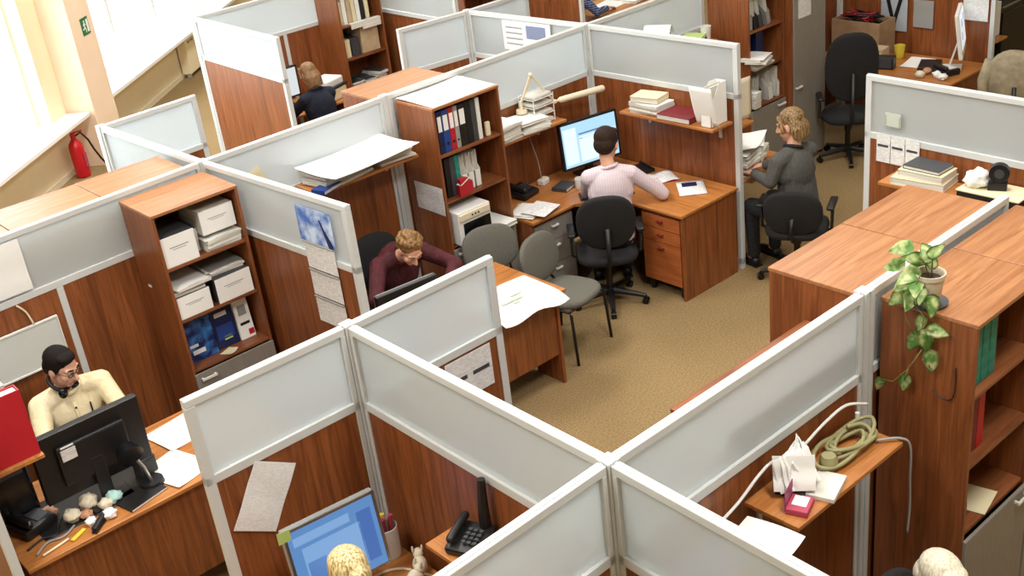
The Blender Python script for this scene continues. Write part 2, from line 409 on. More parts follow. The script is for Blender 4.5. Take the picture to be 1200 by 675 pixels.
# fire extinguisher on the floor by the column
r = thing('fire_extinguisher', 'red fire extinguisher standing on the floor beside the column', 'fire extinguisher', wp(12.42, 6.56, 0))
m = MB(); m.lathe([(.06, 0), (.082, .01), (.085, .03), (.085, .36), (.075, .41), (.045, .45), (.03, .47)]); obj('cylinder', m, 'ext_red', r, smooth=True)
m = MB(); m.cyl((0, 0, .46), (0, 0, .53), .03); m.box(-.02, .12, -.012, .012, .53, .55, .004); m.box(-.02, .13, -.012, .012, .57, .585, .004, Matrix.Rotation(rad(-12), 4, 'Y')); obj('valve_handle', m, 'ext_red', r, smooth=True)
m = MB(); m.cyl((0, 0, .365), (0, 0, .405), .082, .075, caps=False); obj('label_band', m, 'white_plastic', r, smooth=True)
m = MB(); m.box(-.03, .03, -.094, -.084, .12, .30, .004, Matrix.Rotation(rad(38), 4, 'Z')); obj('instruction_label', m, 'pink', r)
m = MB(); m.tube([(.03, 0, .5), (.1, .0, .52), (.16, -.01, .42), (.2, -.02, .28), (.25, -.03, .15), (.3, -.04, .05)], .012); obj('hose', m, 'black', r, smooth=True)

# ------------------------------------------------------------------ partitions
HP = 1.90
def partition_panel(P, Q, label, strips=(), free=''):
    P, Q = Vector(P), Vector(Q); d = Q-P; Ln = d.length; a = math.atan2(d.y, d.x)
    t = thing('partition_panel', label, 'partition', (P.x, P.y, 0), a)
    e = .034; x0, x1 = (-.02 if 'a' in free else e), (Ln+.02 if 'b' in free else Ln-e)
    T = .022
    m = MB(); m.box(x0, x1, -T, T, 1.862, HP, .004); m.box(x0, x1, -.006, .006, HP-.001, HP+.003); obj('top_rail', m, 'alu', t)
    m = MB(); m.box(x0, x1, -T, T, 1.46, 1.505, .003); obj('middle_rail', m, 'alu', t)
    m = MB(); m.box(x0, x1, -T, T, .04, .1, .003); obj('bottom_rail', m, 'alu', t)
    for xx, ww in ((x0, .045 if 'a' in free else .026), (x1-(.045 if 'b' in free else .026), .045 if 'b' in free else .026)):
        m = MB(); m.box(xx, xx+ww, -T, T, .0, 1.863, .003); obj('stile', m, 'alu', t)
    m = MB(); m.box(x0+.028, x1-.028, -.006, .006, 1.50, 1.865); obj('glass_pane', m, 'frost', t)
    xs = [x0+.028]+[s*Ln for s in strips]+[x1-.028]
    for i in range(len(xs)-1):
        m = MB(); m.box(xs[i], xs[i+1], -.016, .016, .095, 1.463); obj('wood_panel', m, 'wood_v', t)
    for s in strips:
        m = MB(); m.box(s*Ln-.022, s*Ln+.022, -T, T, .1, 1.46, .003); obj('divider_strip', m, 'alu', t)
    return t
def partition_post(x, y, label, rz=0):
    t = thing('partition_post', label, 'post', (x, y, 0), rz)
    w, g = .032, .007
    poly = [(-w, -w), (-g, -w), (-g, -w+g), (g, -w+g), (g, -w), (w, -w), (w, -g), (w-g, -g), (w-g, g), (w, g), (w, w), (g, w), (g, w-g), (-g, w-g), (-g, w), (-w, w), (-w, g), (-w+g, g), (-w+g, -g), (-w, -g)]
    m = MB(); m.prism(poly, 0, HP+.002); obj('shaft', m, 'alu', t)
    m = MB(); m.box(-.031, .031, -.031, .031, HP+.002, HP+.006, .002); obj('cap', m, 'alu', t)
    return t

P8, J4, J1, J2, J3 = (3.10, 6.95), (6.82, 7.01), (2.35, 4.145), (2.33, 2.47), (3.94, 2.465)
PP = partition_panel
PP((.87, 6.83), P8, 'wide partition behind the man in the cream shirt, paper sheets taped on it', (.482,))
PP(P8, (4.64, 6.98), 'partition behind the man in maroon, under the shelf of paper piles')
PP((4.64, 6.98), J4, 'partition behind the tall binder bookcase and the swing arm lamp')
PP(J4, (8.36, 7.03), 'partition behind the grey sweater woman, left of the far bookcase', free='b')
PP(P8, (3.20, 5.40), 'partition carrying the blue picture calendar', free='b')
PP((3.05, 8.46), P8, 'short-looking partition running from the extinguisher corner to the cabinet tops')
PP((3.05, 8.46), (3.85, 8.51), 'narrow partition near the fire extinguisher, ending at a free post', free='b')
PP(J4, (6.86, 5.44), 'partition to the right of the man in the pink shirt', free='b')
PP((6.73, 8.49), J4, 'partition with a small picture notice, behind the pink shirt cubicle')
PP((5.98, 8.57), (6.73, 8.49), 'narrow partition behind the light cabinet top, its left end free', free='a')
PP((6.73, 8.49), (7.48, 8.5), 'narrow partition leading toward the blue plaid person', free='b')
PP((5.33, 11.29), (7.52, 11.29), 'partition behind the woman in the navy sweater', (.46,))
PP((5.33, 11.29), (5.26, 9.52), 'upright partition panel nearest the bright windows, tall wood half visible', free='b')
PP((7.52, 11.29), (7.48, 9.62), 'partition right of the newspaper bookcase', free='b')
PP(J1, J2, 'long partition running from the gathered corner to the central crossing')
PP((1.53, 4.165), J1, 'partition holding a tilted grey printed sheet, left end free', free='a')
PP(J1, (3.21, 4.15), 'partition with a two-page notice, in front of the man in maroon', free='b')
PP(J2, J3, 'partition in front of the cable shelf, its carpet side empty')
PP(J3, (5.24, 2.475), 'partition squeezed between the back-to-back wooden bookcases')
PP(J2, (.95, 2.44), 'foreground partition sloping from the central crossing to the bottom edge')
PP(J2, (2.27, .9), 'foreground partition from the central crossing down to the bottom right')
PP((6.63, 4.14), (6.58, 2.49), 'partition with three printed sheets beside the open aisle', free='a')
PP((.86, 5.2), (.87, 6.83), 'partition at the lower left edge, beside the red folder', free='a')
PP((9.46, 7.05), (10.66, 7.06), 'far wood partition behind the tall dark chair')
PP((10.66, 7.06), (10.66, 5.33), 'far wood partition with pinned papers behind the white monitor', free='b')
PP((9.3, 9.6), (9.3, 11.3), 'far wood partition left of the blue plaid person', free='a')
for x, y, l in ((3.10, 6.95, 'post where the calendar partition meets the long rear partition'), (6.82, 7.01, 'post in the corner behind the pale blue screen'),
                (2.35, 4.145, 'post where three partitions meet above the blonde person'), (2.33, 2.47, 'post at the central crossing in the foreground'),
                (3.94, 2.465, 'post beside the tall bookcase with the trailing plant'), (4.64, 6.98, 'post just left of the tall binder bookcase'),
                (3.05, 8.46, 'post nearest the fire extinguisher'), (5.33, 11.29, 'corner post near the bright far window'),
                (6.73, 8.49, 'corner post behind the light cabinet top'), (7.52, 11.29, 'far corner post right of the newspaper shelves'),
                (10.66, 7.06, 'far corner post behind the open cardboard box')):
    partition_post(x, y, l)

# ------------------------------------------------------------------ bookcases
SH = (.745, 1.11, 1.475)
def bookcase(label, x, y, rz=0, W=.6, Dp=.46, door_side='r', H=1.85, top='wood_top_lit', name='bookcase', back='wood_v'):
    """local frame: front on y=0 facing -y, x 0..W, back at y=Dp"""
    t = thing(name, label, 'bookcase', (x, y, 0), rz)
    k = .02
    for xx in (0, W-k):
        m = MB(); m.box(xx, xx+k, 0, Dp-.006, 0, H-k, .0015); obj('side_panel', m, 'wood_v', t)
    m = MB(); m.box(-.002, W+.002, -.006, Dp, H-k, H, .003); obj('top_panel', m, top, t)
    m = MB(); m.box(k, W-k, Dp-.012, Dp-.006, .06, H-k); obj('back_panel', m, back, t)
    for z in SH+(.08,):
        m = MB(); m.box(k, W-k, .012, Dp-.012, z-k, z, .0015); obj('shelf', m, 'wood_h', t)
    m = MB(); m.box(k, W-k, .03, .05, 0, .06); obj('plinth', m, 'wood_v', t)
    m = MB(); m.box(.004, W-.004, -.018, -.001, .065, .722, .002); d = obj('door', m, 'greydoor', t)
    hx = W-.09 if door_side == 'r' else .09
    m = MB(); m.box(hx-.055, hx+.055, -.045, -.034, .672, .692, .004)
    for q in (-.045, .045): m.box(hx+q-.006, hx+q+.006, -.036, -.016, .675, .689)
    obj('handle', m, 'white_plastic', d)
    return t
bookcase('tall bookcase with white file boxes behind the man in cream', 2.46, 6.44, 0, .6, .45, 'l')
bookcase('tall bookcase with coloured binders, a big white sheet on top', 4.71, 6.50, 0, .64, .45, 'l')
bookcase('tall bookcase with teal binders, trailing plant on top', 4.02, 1.98, 0, .60, .45)
bookcase('tall bookcase at the right picture edge, next to the plant bookcase', 4.63, 1.98, 0, .60, .45)
bookcase('bookcase with its back to the long partition, nearest the open carpet', 4.58, 3.00, PI, .60, .48)
bookcase('bookcase with its back to the partition, farther from the open carpet', 5.19, 3.00, PI, .60, .48)
bookcase('far bookcase stuffed with papers beside the grey wardrobe', 8.38, 6.50, 0, .54, .48)
bookcase('far bookcase with newspapers behind the navy sweater woman', 6.77, 10.80, 0, .58, .45)
bookcase('bookcase behind the rear partition, only its light top seen past the paper pile', 5.36, 7.56, PI, .72, .50)
bookcase('bookcase behind the rear partition, its pale top left of the crossing post', 3.03, 7.50, PI, .6, .47, back='hardboard')
bookcase('second pale bookcase top behind the rear partition, nearer the window sill', 2.42, 7.49, PI, .6, .47, back='hardboard')
bookcase('third pale bookcase top behind the rear partition, cut by the left picture edge', 1.81, 7.48, PI, .6, .47, back='hardboard')
bookcase('dark far cabinet peeping over the partitions at the top edge', 8.45, 10.7, 0, .6, .45)
# grey wardrobe
r = thing('wardrobe', 'tall grey door wardrobe behind the woman in the grey sweater', 'wardrobe', (8.935, 6.42, 0))
m = MB(); m.box(0, .02, 0, .56, 0, 2.08); m.box(.49, .51, 0, .56, 0, 2.08); m.box(0, .51, 0, .56, 2.08, 2.1); m.box(.02, .49, .55, .56, 0, 2.08); m.box(.02, .49, .02, .55, .04, .06); obj('carcass', m, 'wood_v', r)
m = MB(); m.box(.003, .507, -.018, -.001, .05, 2.09, .002); d = obj('door', m, 'greydoor', r)
m = MB(); m.box(.01, .11, -.045, -.034, .80, .82, .004); m.box(.015, .027, -.036, -.016, .803, .817); m.box(.093, .105, -.036, -.016, .803, .817); obj('handle', m, 'white_plastic', d)
m = MB(); m.box(-.1, .1, -.002, 0, -.15, .15); solo('notice_sheet', m, 'print_xz', 'white notice taped to the grey wardrobe door', 'notice', (9.10, 6.40, 1.62))

# ------------------------------------------------------------------ small item builders
def binder(label, x, y, z, rz, w, h, d, mat, lab='paper', group=None, lean=0):
    """upright lever arch file, spine at y=0 facing -y"""
    t = thing('binder', label, 'binder', (x, y, z), rz, group); t.rotation_euler = (0, lean, rz)
    m = MB(); m.box(-w/2, w/2, 0, d, 0, h, .003); obj('cover', m, mat, t)
    if lab:
        m = MB(); m.box(-w*.36, w*.36, -.002, .001, h*.52, h*.88); obj('spine_label', m, lab, t)
        m = MB(); m.cyl((0, -.002, h*.2), (0, .001, h*.2), w*.22, seg=12); obj('finger_hole', m, 'black', t)
    return t
def book(label, x, y, z, rz, w, d, h, mat, group=None, name='book', cat='book'):
    """lying flat: cover board + page block"""
    t = thing(name, label, cat, (x, y, z), rz, group)
    c = min(.004, h*.15)
    m = MB(); m.box(-w/2, w/2, -d/2, d/2, 0, c, .001); m.box(-w/2, w/2, -d/2, d/2, h-c, h, .001); m.box(-w/2, -w/2+c, -d/2, d/2, 0, h, .001); obj('cover', m, mat, t)
    m = MB(); m.box(-w/2+c, w/2-.004, -d/2+.004, d/2-.004, c, h-c); obj('pages', m, 'paper_side', t)
    return t
def stack(label, x, y, z, rz, w, d, n, th, cat='paper stack', name='paper_stack', top='paper', jit=.02, ang=6, group=None, seed=1):
    rr = random.Random(seed); t = thing(name, label, cat, (x, y, z), rz, group)
    m = MB(); zz = 0
    for i in range(n):
        hh = th*rr.uniform(.6, 1.4)
        m.box(-w/2, w/2, -d/2, d/2, zz, zz+hh, .001, Matrix.Translation((rr.uniform(-jit, jit), rr.uniform(-jit, jit), 0)) @ Matrix.Rotation(rad(rr.uniform(-ang, ang)), 4, 'Z')); zz += hh
    obj('sheets', m, 'paper_side', t)
    m = MB(); m.sheet(w*1.01, d*1.01, 8, 8, lambda u, v: .004*math.sin(3*u+2*v)**2); m.rot(Matrix.Translation((0, 0, zz)) @ Matrix.Rotation(rad(rr.uniform(-ang, ang)), 4, 'Z')); obj('top_sheet', m, top, t)
    return t
def paper(label, x, y, z, rz, w=.21, d=.297, mat='paper', curl=.006, cat='paper', name='paper_sheet', group=None, seed=1):
    m = MB(); k = seed*1.7
    m.sheet(w, d, 10, 10, lambda u, v: curl*(abs(u-.5)*2)**2*(.5+.5*math.sin(k+3*v)))
    return solo(name, m, mat, label, cat, (x, y, z), rz, group, smooth=True)
def wall_sheet(label, P, yaw, w, h, mat='print_xz', tilt=0, name='notice_sheet', cat='notice', th=.002, shear=0):
    """sheet hung on a vertical face; local x along the face, facing -y"""
    m = MB(); m.sheet(w, h, 6, 8, lambda u, v: .004*math.sin(5*v+u)**2, th); m.rot(Matrix.Rotation(PI/2, 4, 'X'))
    return solo(name, m, mat, label, cat, P, 0, rot=(0, tilt, yaw), smooth=True)
def wall_shelf(label, P, yaw, L, Dp=.27, th=.022, mat='desk_x'):
    """board fixed to a partition: back edge at local y=0, extends to -y"""
    t = thing('wall_shelf', label, 'shelf', P, yaw)
    m = MB(); m.box(-L/2, L/2, -Dp, -.002, -th, 0, .003); obj('board', m, mat, t)
    for s in (-L*.38, L*.38):
        m = MB(); m.box(s-.012, s+.012, -Dp*.85, -.004, -th-.014, -th, .002); m.box(s-.012, s+.012, -.016, -.002, -th-.13, -th, .002)
        obj('bracket', m, 'alu', t)
    return t
def crumple(mb, c, r, seed, sq=.7):
    g = bmesh.ops.create_icosphere(mb.bm, subdivisions=3, radius=1)
    for v in g['verts']:
        n = noise.noise(v.co*2.2+Vector((seed*3.1, seed, 0)))+.5*noise.noise(v.co*5+Vector((seed, 0, 9)))
        v.co = Vector((v.co.x, v.co.y, v.co.z*sq))*(r*(1+.38*n)) + Vector(c)
def monitor(label, x, y, z, rz, w=.5, h=.34, frame='black', scr=('scr_sky',), tilt=0, back='black', inset=.018):
    """screen faces local -y; z = desk height"""
    t = thing('monitor', label, 'monitor', (x, y, z), rz)
    R_ = Matrix.Translation((0, 0, .1+h/2)) @ Matrix.Rotation(tilt, 4, 'X')
    m = MB(); m.box(-w/2, w/2, -.02, .02, -h/2, h/2, .006, R_); m.box(-w*.32, w*.32, .018, .05, -h*.3, h*.3, .012, R_); obj('housing', m, back, t)
    m = MB()
    for a in ((-w/2, w/2, h/2-inset, h/2), (-w/2, w/2, -h/2, -h/2+inset), (-w/2, -w/2+inset, -h/2, h/2), (w/2-inset, w/2, -h/2, h/2)): m.box(a[0], a[1], -.026, -.018, a[2], a[3], .002, R_)
    obj('bezel', m, frame, t)
    m = MB(); m.box(-w/2+inset, w/2-inset, -.022, -.0195, -h/2+inset, h/2-inset, 0, R_); s = obj('screen', m, scr[0], t)
    for (mt, u0, u1, v0, v1) in scr[1:]:
        W_, H_ = w-2*inset, h-2*inset
        m = MB(); m.box((u0-.5)*W_, (u1-.5)*W_, -.0232, -.0215, (v0-.5)*H_, (v1-.5)*H_, 0, R_); obj('window_area', m, mt, s)
    m = MB(); m.box(-.035, .035, .022, .05, .01, .1+h*.45, .005); obj('stand', m, back, t)
    m = MB(); m.box(-.12, .12, -.06, .12, 0, .014, .006); obj('foot', m, back, t)
    return t
def keyboard(label, x, y, z, rz, mat='black'):
    t = thing('keyboard', label, 'keyboard', (x, y, z), rz)
    m = MB(); m.box(-.22, .22, -.075, .075, 0, .018, .004); obj('base', m, mat, t)
    m = MB()
    for i in range(15):
        for j in range(5): m.box(-.208+i*.0278, -.185+i*.0278, -.066+j*.027, -.044+j*.027, .017, .024, .001)
    obj('keys', m, 'dark_grey' if mat == 'black' else 'white_plastic', t); return t
def mouse(label, x, y, z, rz, mat='black'):
    m = MB(); m.ell((0, 0, .004), (.03, .052, .03)); m.bm.verts.ensure_lookup_table()
    bmesh.ops.bisect_plane(m.bm, geom=m.bm.verts[:]+m.bm.edges[:]+m.bm.faces[:], plane_co=(0, 0, 0), plane_no=(0, 0, -1), clear_outer=True)
    bmesh.ops.holes_fill(m.bm, edges=m.bm.edges[:])
    return solo('computer_mouse', m, mat, label, 'mouse', (x, y, z), rz, smooth=True)
def phone(label, x, y, z, rz, mat='black', hs=None, pad='dark_grey'):
    t = thing('desk_phone', label, 'phone', (x, y, z), rz)
    m = MB(); m.box(-.1, .1, -.1, .1, 0, .05, .012, Matrix.Translation((0, 0, .004)) @ Matrix.Rotation(rad(10), 4, 'X') @ Matrix.Translation((0, 0, .012))); obj('body', m, mat, t, smooth=True)
    m = MB(); m.capsule((-.07, -.08, .085), .022, (-.07, .08, .112), .022); m.box(-.085, -.055, -.06, .06, .085, .11, .008, None); obj('handset', m, hs or mat, t, smooth=True)
    m = MB()
    for i in range(3):
        for j in range(4): m.box(-.02+i*.03, .002+i*.03, -.07+j*.027, -.052+j*.027, .066+j*.0045, .076+j*.0045, .002)
    obj('keypad', m, pad, t); return t
def cable(name, label, pts, r, mat, cat='cable'):
    # smooth through points
    P = [Vector(p) for p in pts]; out = []
    for i in range(len(P)-1):
        p0, p1, p2, p3 = P[max(i-1, 0)], P[i], P[i+1], P[min(i+2, len(P)-1)]
        for k in range(6):
            t = k/6; out.append(.5*((2*p1)+(p2-p0)*t+(2*p0-5*p1+4*p2-p3)*t*t+(3*p1-p0-3*p2+p3)*t**3))
    out.append(P[-1]); o = P[0].copy()
    m = MB(); m.tube([p-o for p in out], r, 7)
    return solo(name, m, mat, label, cat, o, smooth='all')
def mag_file(label, x, y, z, rz, mat='white_plastic', w=.09, h=.3, d=.23, lean=0, group=None):
    """open magazine holder with a cut-away front and papers in it; spine faces -y"""
    t = thing('magazine_file', label, 'magazine file', (x, y, z), rz, group); t.rotation_euler = (0, lean, rz)
    m = MB(); k = .003
    m.box(-w/2, w/2, 0, d, 0, k); m.box(-w/2, w/2, 0, k, 0, h*.45); m.box(-w/2, w/2, d-k, d, 0, h)
    for xx in (-w/2, w/2-k):
        v = [m.bm.verts.new(p) for p in ((xx, 0, 0), (xx, d, 0), (xx, d, h), (xx, d*.55, h), (xx, 0, h*.45))]
        u = [m.bm.verts.new((p.co.x+k, p.co.y, p.co.z)) for p in v]
        m.bm.faces.new(v); m.bm.faces.new(u[::-1])
        for i in range(5): m.bm.faces.new((v[i], u[i], u[(i+1) % 5], v[(i+1) % 5]))
    obj('case', m, mat, t)
    m = MB()
    for q in range(5): m.box(-w*.38+q*w*.17, -w*.30+q*w*.17, .02, d-.01, k, h*(.92+.05*math.sin(q*2.1)))
    obj('papers', m, 'paper_side', t); return t
def white_box(label, x, y, z, rz, w, d, h, group=None, mat='paper', side='paper_side'):
    """file box with a printed white front facing -y"""
    t = thing('file_box', label, 'file box', (x, y, z), rz, group)
    m = MB(); m.box(-w/2, w/2, .003, d, 0, h, .002); obj('carton', m, side, t)
    m = MB(); m.box(-w/2, w/2, 0, .003, 0, h); f = obj('front_sheet', m, mat, t)
    m = MB(); m.box(-w*.28, w*.28, -.001, .001, h*.60, h*.63); m.box(-w*.2, w*.2, -.001, .001, h*.53, h*.55); obj('printed_lines', m, 'grey_plastic', f); return t
# ------------------------------------------------------------------ desks
def desk(label, x0, x1, y0, y1, modesty=None, legs=(), mat='desk_x', th=.026, H=.75, name='desk'):
    t = thing(name, label, 'desk', ((x0+x1)/2, (y0+y1)/2, 0))
    cx, cy = (x0+x1)/2, (y0+y1)/2
    m = MB(); m.box(x0-cx, x1-cx, y0-cy, y1-cy, H-th, H, .005); obj('worktop', m, mat, t)
    for (a, b, c, d) in legs:
        m = MB(); m.box(a-cx, b-cx, c-cy, d-cy, 0, H-th, .0015); obj('leg_panel', m, 'wood_v', t)
    if modesty:
        a, b, c, d, z = modesty
        m = MB(); m.box(a-cx, b-cx, c-cy, d-cy, z, H-th, .0015); obj('modesty_panel', m, 'wood_v', t)
    return t
desk('wide desk of the man in the cream shirt', .92, 2.52, 5.28, 6.06, (.95, 2.49, 5.33, 5.348, .14), ((.93, .95, 5.33, 5.95), (2.49, 2.51, 5.33, 5.95)))
desk('desk of the man in maroon, drawings at its right end', 3.27, 4.73, 5.28, 6.06, (3.30, 4.66, 5.335, 5.353, .24), ((3.28, 3.30, 5.34, 5.95), (4.66, 4.685, 5.32, 5.60)))
desk('right wing of the pink shirt desk, end panel facing the carpet', 6.10, 6.80, 5.41, 6.95, None, ((6.12, 6.78, 5.42, 5.442), (6.76, 6.782, 5.445, 6.9)), 'desk_y')
desk('left wing of the pink shirt desk under the lamp shelf', 5.37, 6.10, 6.30, 6.95, None, ((5.375, 5.395, 6.34, 6.9),), 'desk_x')
m = MB(); m.prism([(0, 0), (.0, -.26), (-.26, 0)], .724, .75); solo('corner_worktop', m, 'desk_x', 'small corner infill of the desk in front of the pale blue screen', 'desk', (6.10, 6.30, 0))
desk('desk of the woman in the grey sweater, piled with papers', 6.90, 7.60, 5.46, 6.90, None, ((6.905, 6.925, 5.48, 6.85), (7.57, 7.59, 6.2, 6.85)), 'desk_y')
desk('far desk holding the white monitor', 9.85, 10.60, 5.30, 6.98, None, ((9.87, 10.58, 5.32, 5.34), (10.56, 10.58, 5.35, 6.9)), 'desk_y')
desk('desk of the blonde person at the bottom', .98, 2.29, 3.42, 4.10, None, ((1.0, 1.02, 3.45, 4.05),))
desk('desk hidden behind the blonde person, under the phone shelf', 2.03, 2.29, 2.52, 3.40, None, ((2.05, 2.27, 2.53, 2.55),), 'desk_y')
desk('desk of the navy sweater woman', 5.38, 6.70, 10.62, 11.24, None, ((5.4, 5.42, 10.66, 11.2), (6.66, 6.68, 10.66, 11.2)))
desk('far desk in front of the blue plaid person', 10.45, 11.75, 10.25, 11.15, None, ((10.47, 10.49, 10.3, 11.1), (11.7, 11.72, 10.3, 11.1)))
# pedestals
def pedestal(label, x, y, rz, W, Dp, mat, n, hm, z0=.1, H=.70, hl=.07):
    t = thing('drawer_pedestal', label, 'drawer unit', (x, y, 0), rz)
    m = MB(); m.box(0, W, .0, Dp, z0, H, .002); obj('carcass', m, 'wood_v', t)
    zz = H-.01
    for f in n:
        h = f*(H-z0-.02)
        m = MB(); m.box(.006, W-.006, -.018, -.001, zz-h+.004, zz-.002, .002); d = obj('drawer', m, mat, t)
        c = zz-.045
        m = MB(); m.box(W/2-hl/2, W/2+hl/2, -.042, -.032, c-.008, c+.008, .003); m.box(W/2-hl/2+.004, W/2-hl/2+.014, -.034, -.016, c-.006, c+.006); m.box(W/2+hl/2-.014, W/2+hl/2-.004, -.034, -.016, c-.006, c+.006); obj('handle', m, hm, d)
        zz -= h
    for a, b in ((.04, .04), (W-.04, .04), (.04, Dp-.05), (W-.04, Dp-.05)):
        m = MB(); m.cyl((a, b, 0), (a, b, z0), .022); obj('castor', m, 'black', t)
    return t
pedestal('wooden drawer pedestal under the right wing of the pink shirt desk', 6.14, 5.85, -PI/2, .40, .55, 'ped_wood', (.2, .2, .6), 'maroon', hl=.06)
pedestal('grey front drawer pedestal beside the grey visitor chair', 5.40, 6.34, 0, .42, .5, 'greydoor', (.3, .35, .35), 'white_plastic')

# ------------------------------------------------------------------ wall shelves
wall_shelf('wall shelf with the big paper piles above the man in maroon', (4.19, 6.95, 1.50), 0, .90, .30)
wall_shelf('wall shelf under the swing arm lamp and its paper piles', (5.80, 6.965, 1.29), 0, .80, .27)
wall_shelf('wall shelf right of the pink shirt man, holding a dark red folder', (6.815, 5.95, 1.29), -PI/2, .98, .25)
wall_shelf('wall shelf with tangled cables and napkins in the right foreground', (3.42, 2.437, 1.31), 0, .76, .27)
wall_shelf('empty wall shelf on the carpet side of the foreground partition', (3.46, 2.495, 1.664), PI, .95, .27, mat='wood_h')
wall_shelf('wall shelf with two cream books behind the bookcase tops', (6.575, 3.40, 1.29), -PI/2, .95, .25)
wall_shelf('wall shelf above the blonde person, a black phone on it', (2.305, 2.96, 1.20), -PI/2, .84, .23)
wall_shelf('wall shelf at the left edge carrying the red folder', (.895, 5.80, 1.285), PI/2, .9, .30)
wall_shelf('wall shelf on the far side of the partition by the grey sweater woman', (6.875, 5.85, 1.22), PI/2, .8, .2)
wall_shelf('wall shelf seen just over the partition top, green folder on it', (7.75, 6.99, 1.44), 0, .95, .26)
wall_shelf('wall shelf at the far post with the white holed binder', (10.69, 5.55, .95), PI/2, .5, .22)

# big piles over the man in maroon
stack('big pile of white paper spilling over the shelf above the man in maroon', 4.02, 6.80, 1.501, .12, .42, .30, 7, .014, seed=3, jit=.02, ang=5)
stack('smaller paper pile right of the big one, against the binder bookcase', 4.45, 6.79, 1.501, -.1, .30, .27, 5, .013, seed=5)
paper('large loose white sheet bent over both paper piles', 4.17, 6.73, 1.618, .1, .80, .46, curl=.03, seed=2)
book('blue folder sticking out under the big paper pile', 3.83, 6.66, 1.50, .3, .2, .12, .03, 'blue', name='folder', cat='folder')
# lamp shelf
stack('grey paper pile at the left end of the lamp shelf', 5.58, 6.82, 1.291, .1, .24, .26, 9, .015, seed=6, jit=.018)
stack('paper pile under the foot of the swing arm lamp', 5.86, 6.80, 1.291, -.15, .26, .26, 8, .013, seed=7, jit=.02)
t = thing('letter_tray', 'wire letter tray stacked with papers beside the lamp', 'letter tray', (6.03, 6.86, 1.291))
m = MB()
for k in range(4):
    z = .01+.07*k
    for q in ((-.11, -.09, .11, -.09), (-.11, .09, .11, .09), (-.11, -.09, -.11, .09), (.11, -.09, .11, .09)): m.cyl((q[0], q[1], z), (q[2], q[3], z), .004, seg=6)
for q in ((-.11, -.09), (.11, -.09), (-.11, .09), (.11, .09)): m.cyl((q[0], q[1], 0), (q[0], q[1], .24), .005, seg=6)
obj('frame', m, 'white_plastic', t)
for k in range(4):
    m = MB(); m.box(-.10, .10, -.085, .085, .016+.07*k, .035+.07*k, .001, Matrix.Rotation(rad(3*k-4), 4, 'Z')); obj('papers', m, 'paper_side', t)
# lamp
t = thing('desk_lamp', 'cream swing arm lamp reaching over the pale blue screen', 'lamp', (5.90, 6.90, 1.40))
m = MB(); m.cyl((0, 0, 0), (0, 0, .03), .05, .045); m.cyl((0, 0, .03), (0, 0, .1), .014); obj('base', m, 'cream_plastic', t, smooth=True)
m = MB(); A, B, C2 = (0, 0, .09), (.10, -.04, .30), (.30, -.08, .02)
m.cyl(A, B, .008); m.cyl((.02, 0, .09), (.12, -.04, .29), .006); obj('lower_arm', m, 'cream_plastic', t)
m = MB(); m.cyl(B, C2, .009); m.ell(B, (.018, .018, .018)); m.ell(C2, (.02, .02, .02)); obj('upper_arm', m, 'cream_plastic', t, smooth=True)
m = MB(); m.capsule((.36, -.09, .02), .026, (.80, -.14, .0), .03); m.cyl(C2, (.38, -.09, .02), .012); obj('lamp_head', m, 'cream_plastic', t, smooth=True)
# right shelf of pink cubicle
stack('pile of white paper at the left of the right wall shelf', 6.70, 6.20, 1.291, PI/2+.05, .30, .22, 4, .022, seed=9, jit=.01, ang=3)
book('pale thick book lying on the white pile of the right wall shelf', 6.70, 6.22, 1.385, PI/2+.2, .26, .19, .045, 'paper_cream')
book('dark red folder lying on the right wall shelf', 6.69, 5.87, 1.291, PI/2+.05, .33, .24, .045, 'maroon', name='folder', cat='folder')
mag_file('white magazine file standing at the end of the right wall shelf', 6.60, 5.55, 1.291, -PI/2, 'paper', .10, .33, .20)
m = MB(); m.sheet(.22, .34, 8, 8, lambda u, v: .03*(1-v)**2, .002); m.rot(Matrix.Translation((0, 0, .10)) @ Matrix.Rotation(rad(-80), 4, 'X') @ Matrix.Rotation(PI, 4, 'Z'))
solo('drooping_papers', m, 'paper', 'white sheets drooping from the magazine file of the right wall shelf', 'paper', (6.57, 5.55, 1.36), -PI/2, smooth='all')

# ------------------------------------------------------------------ contents of bookcases
# A
white_box('white file box at the top left of the man-in-cream bookcase', 2.60, 6.46, 1.476, 0, .23, .34, .20, side='dark_grey')
stack('flat paper pile on the top shelf of the white file box bookcase', 2.90, 6.62, 1.476, .03, .25, .30, 5, .018, seed=12, jit=.01, ang=3)
white_box('white file box lying on the top shelf paper pile', 2.90, 6.48, 1.586, 0, .24, .3, .16)
stack('dark folder pile between the upper white file boxes', 2.745, 6.7, 1.476, 0, .05, .3, 8, .02, seed=13, jit=.002, ang=1, top='dark_grey')
white_box('white file box at the middle left of the same bookcase', 2.605, 6.46, 1.111, 0, .23, .34, .15, side='dark_grey')
stack('thin papers on the middle left white file box', 2.61, 6.62, 1.262, .06, .24, .3, 3, .012, seed=15)
white_box('white file box at the middle right, tilted a little', 2.895, 6.46, 1.111, .02, .26, .34, .17, side='dark_grey')
stack('grey folders on the middle right white file box', 2.895, 6.66, 1.283, -.04, .25, .28, 3, .016, seed=16, top='grey_plastic')
def front_book(label, x, y, z, w, h, mat, lean, marks=()):
    t = thing('book', label, 'book', (x, y, z)); t.rotation_euler = (lean, 0, 0)
    m = MB(); m.box(-w/2, w/2, 0, .03, 0, h, .002); obj('cover', m, mat, t)
    m = MB(); m.box(-w/2+.003, w/2-.002, .004, .026, h-.002, h+.001); obj('pages', m, 'paper', t)
    for (mt, a, b, c, d) in marks:
        m = MB(); m.box(a, b, -.0015, .001, c, d); obj('cover_print', m, mt, t)
    return t
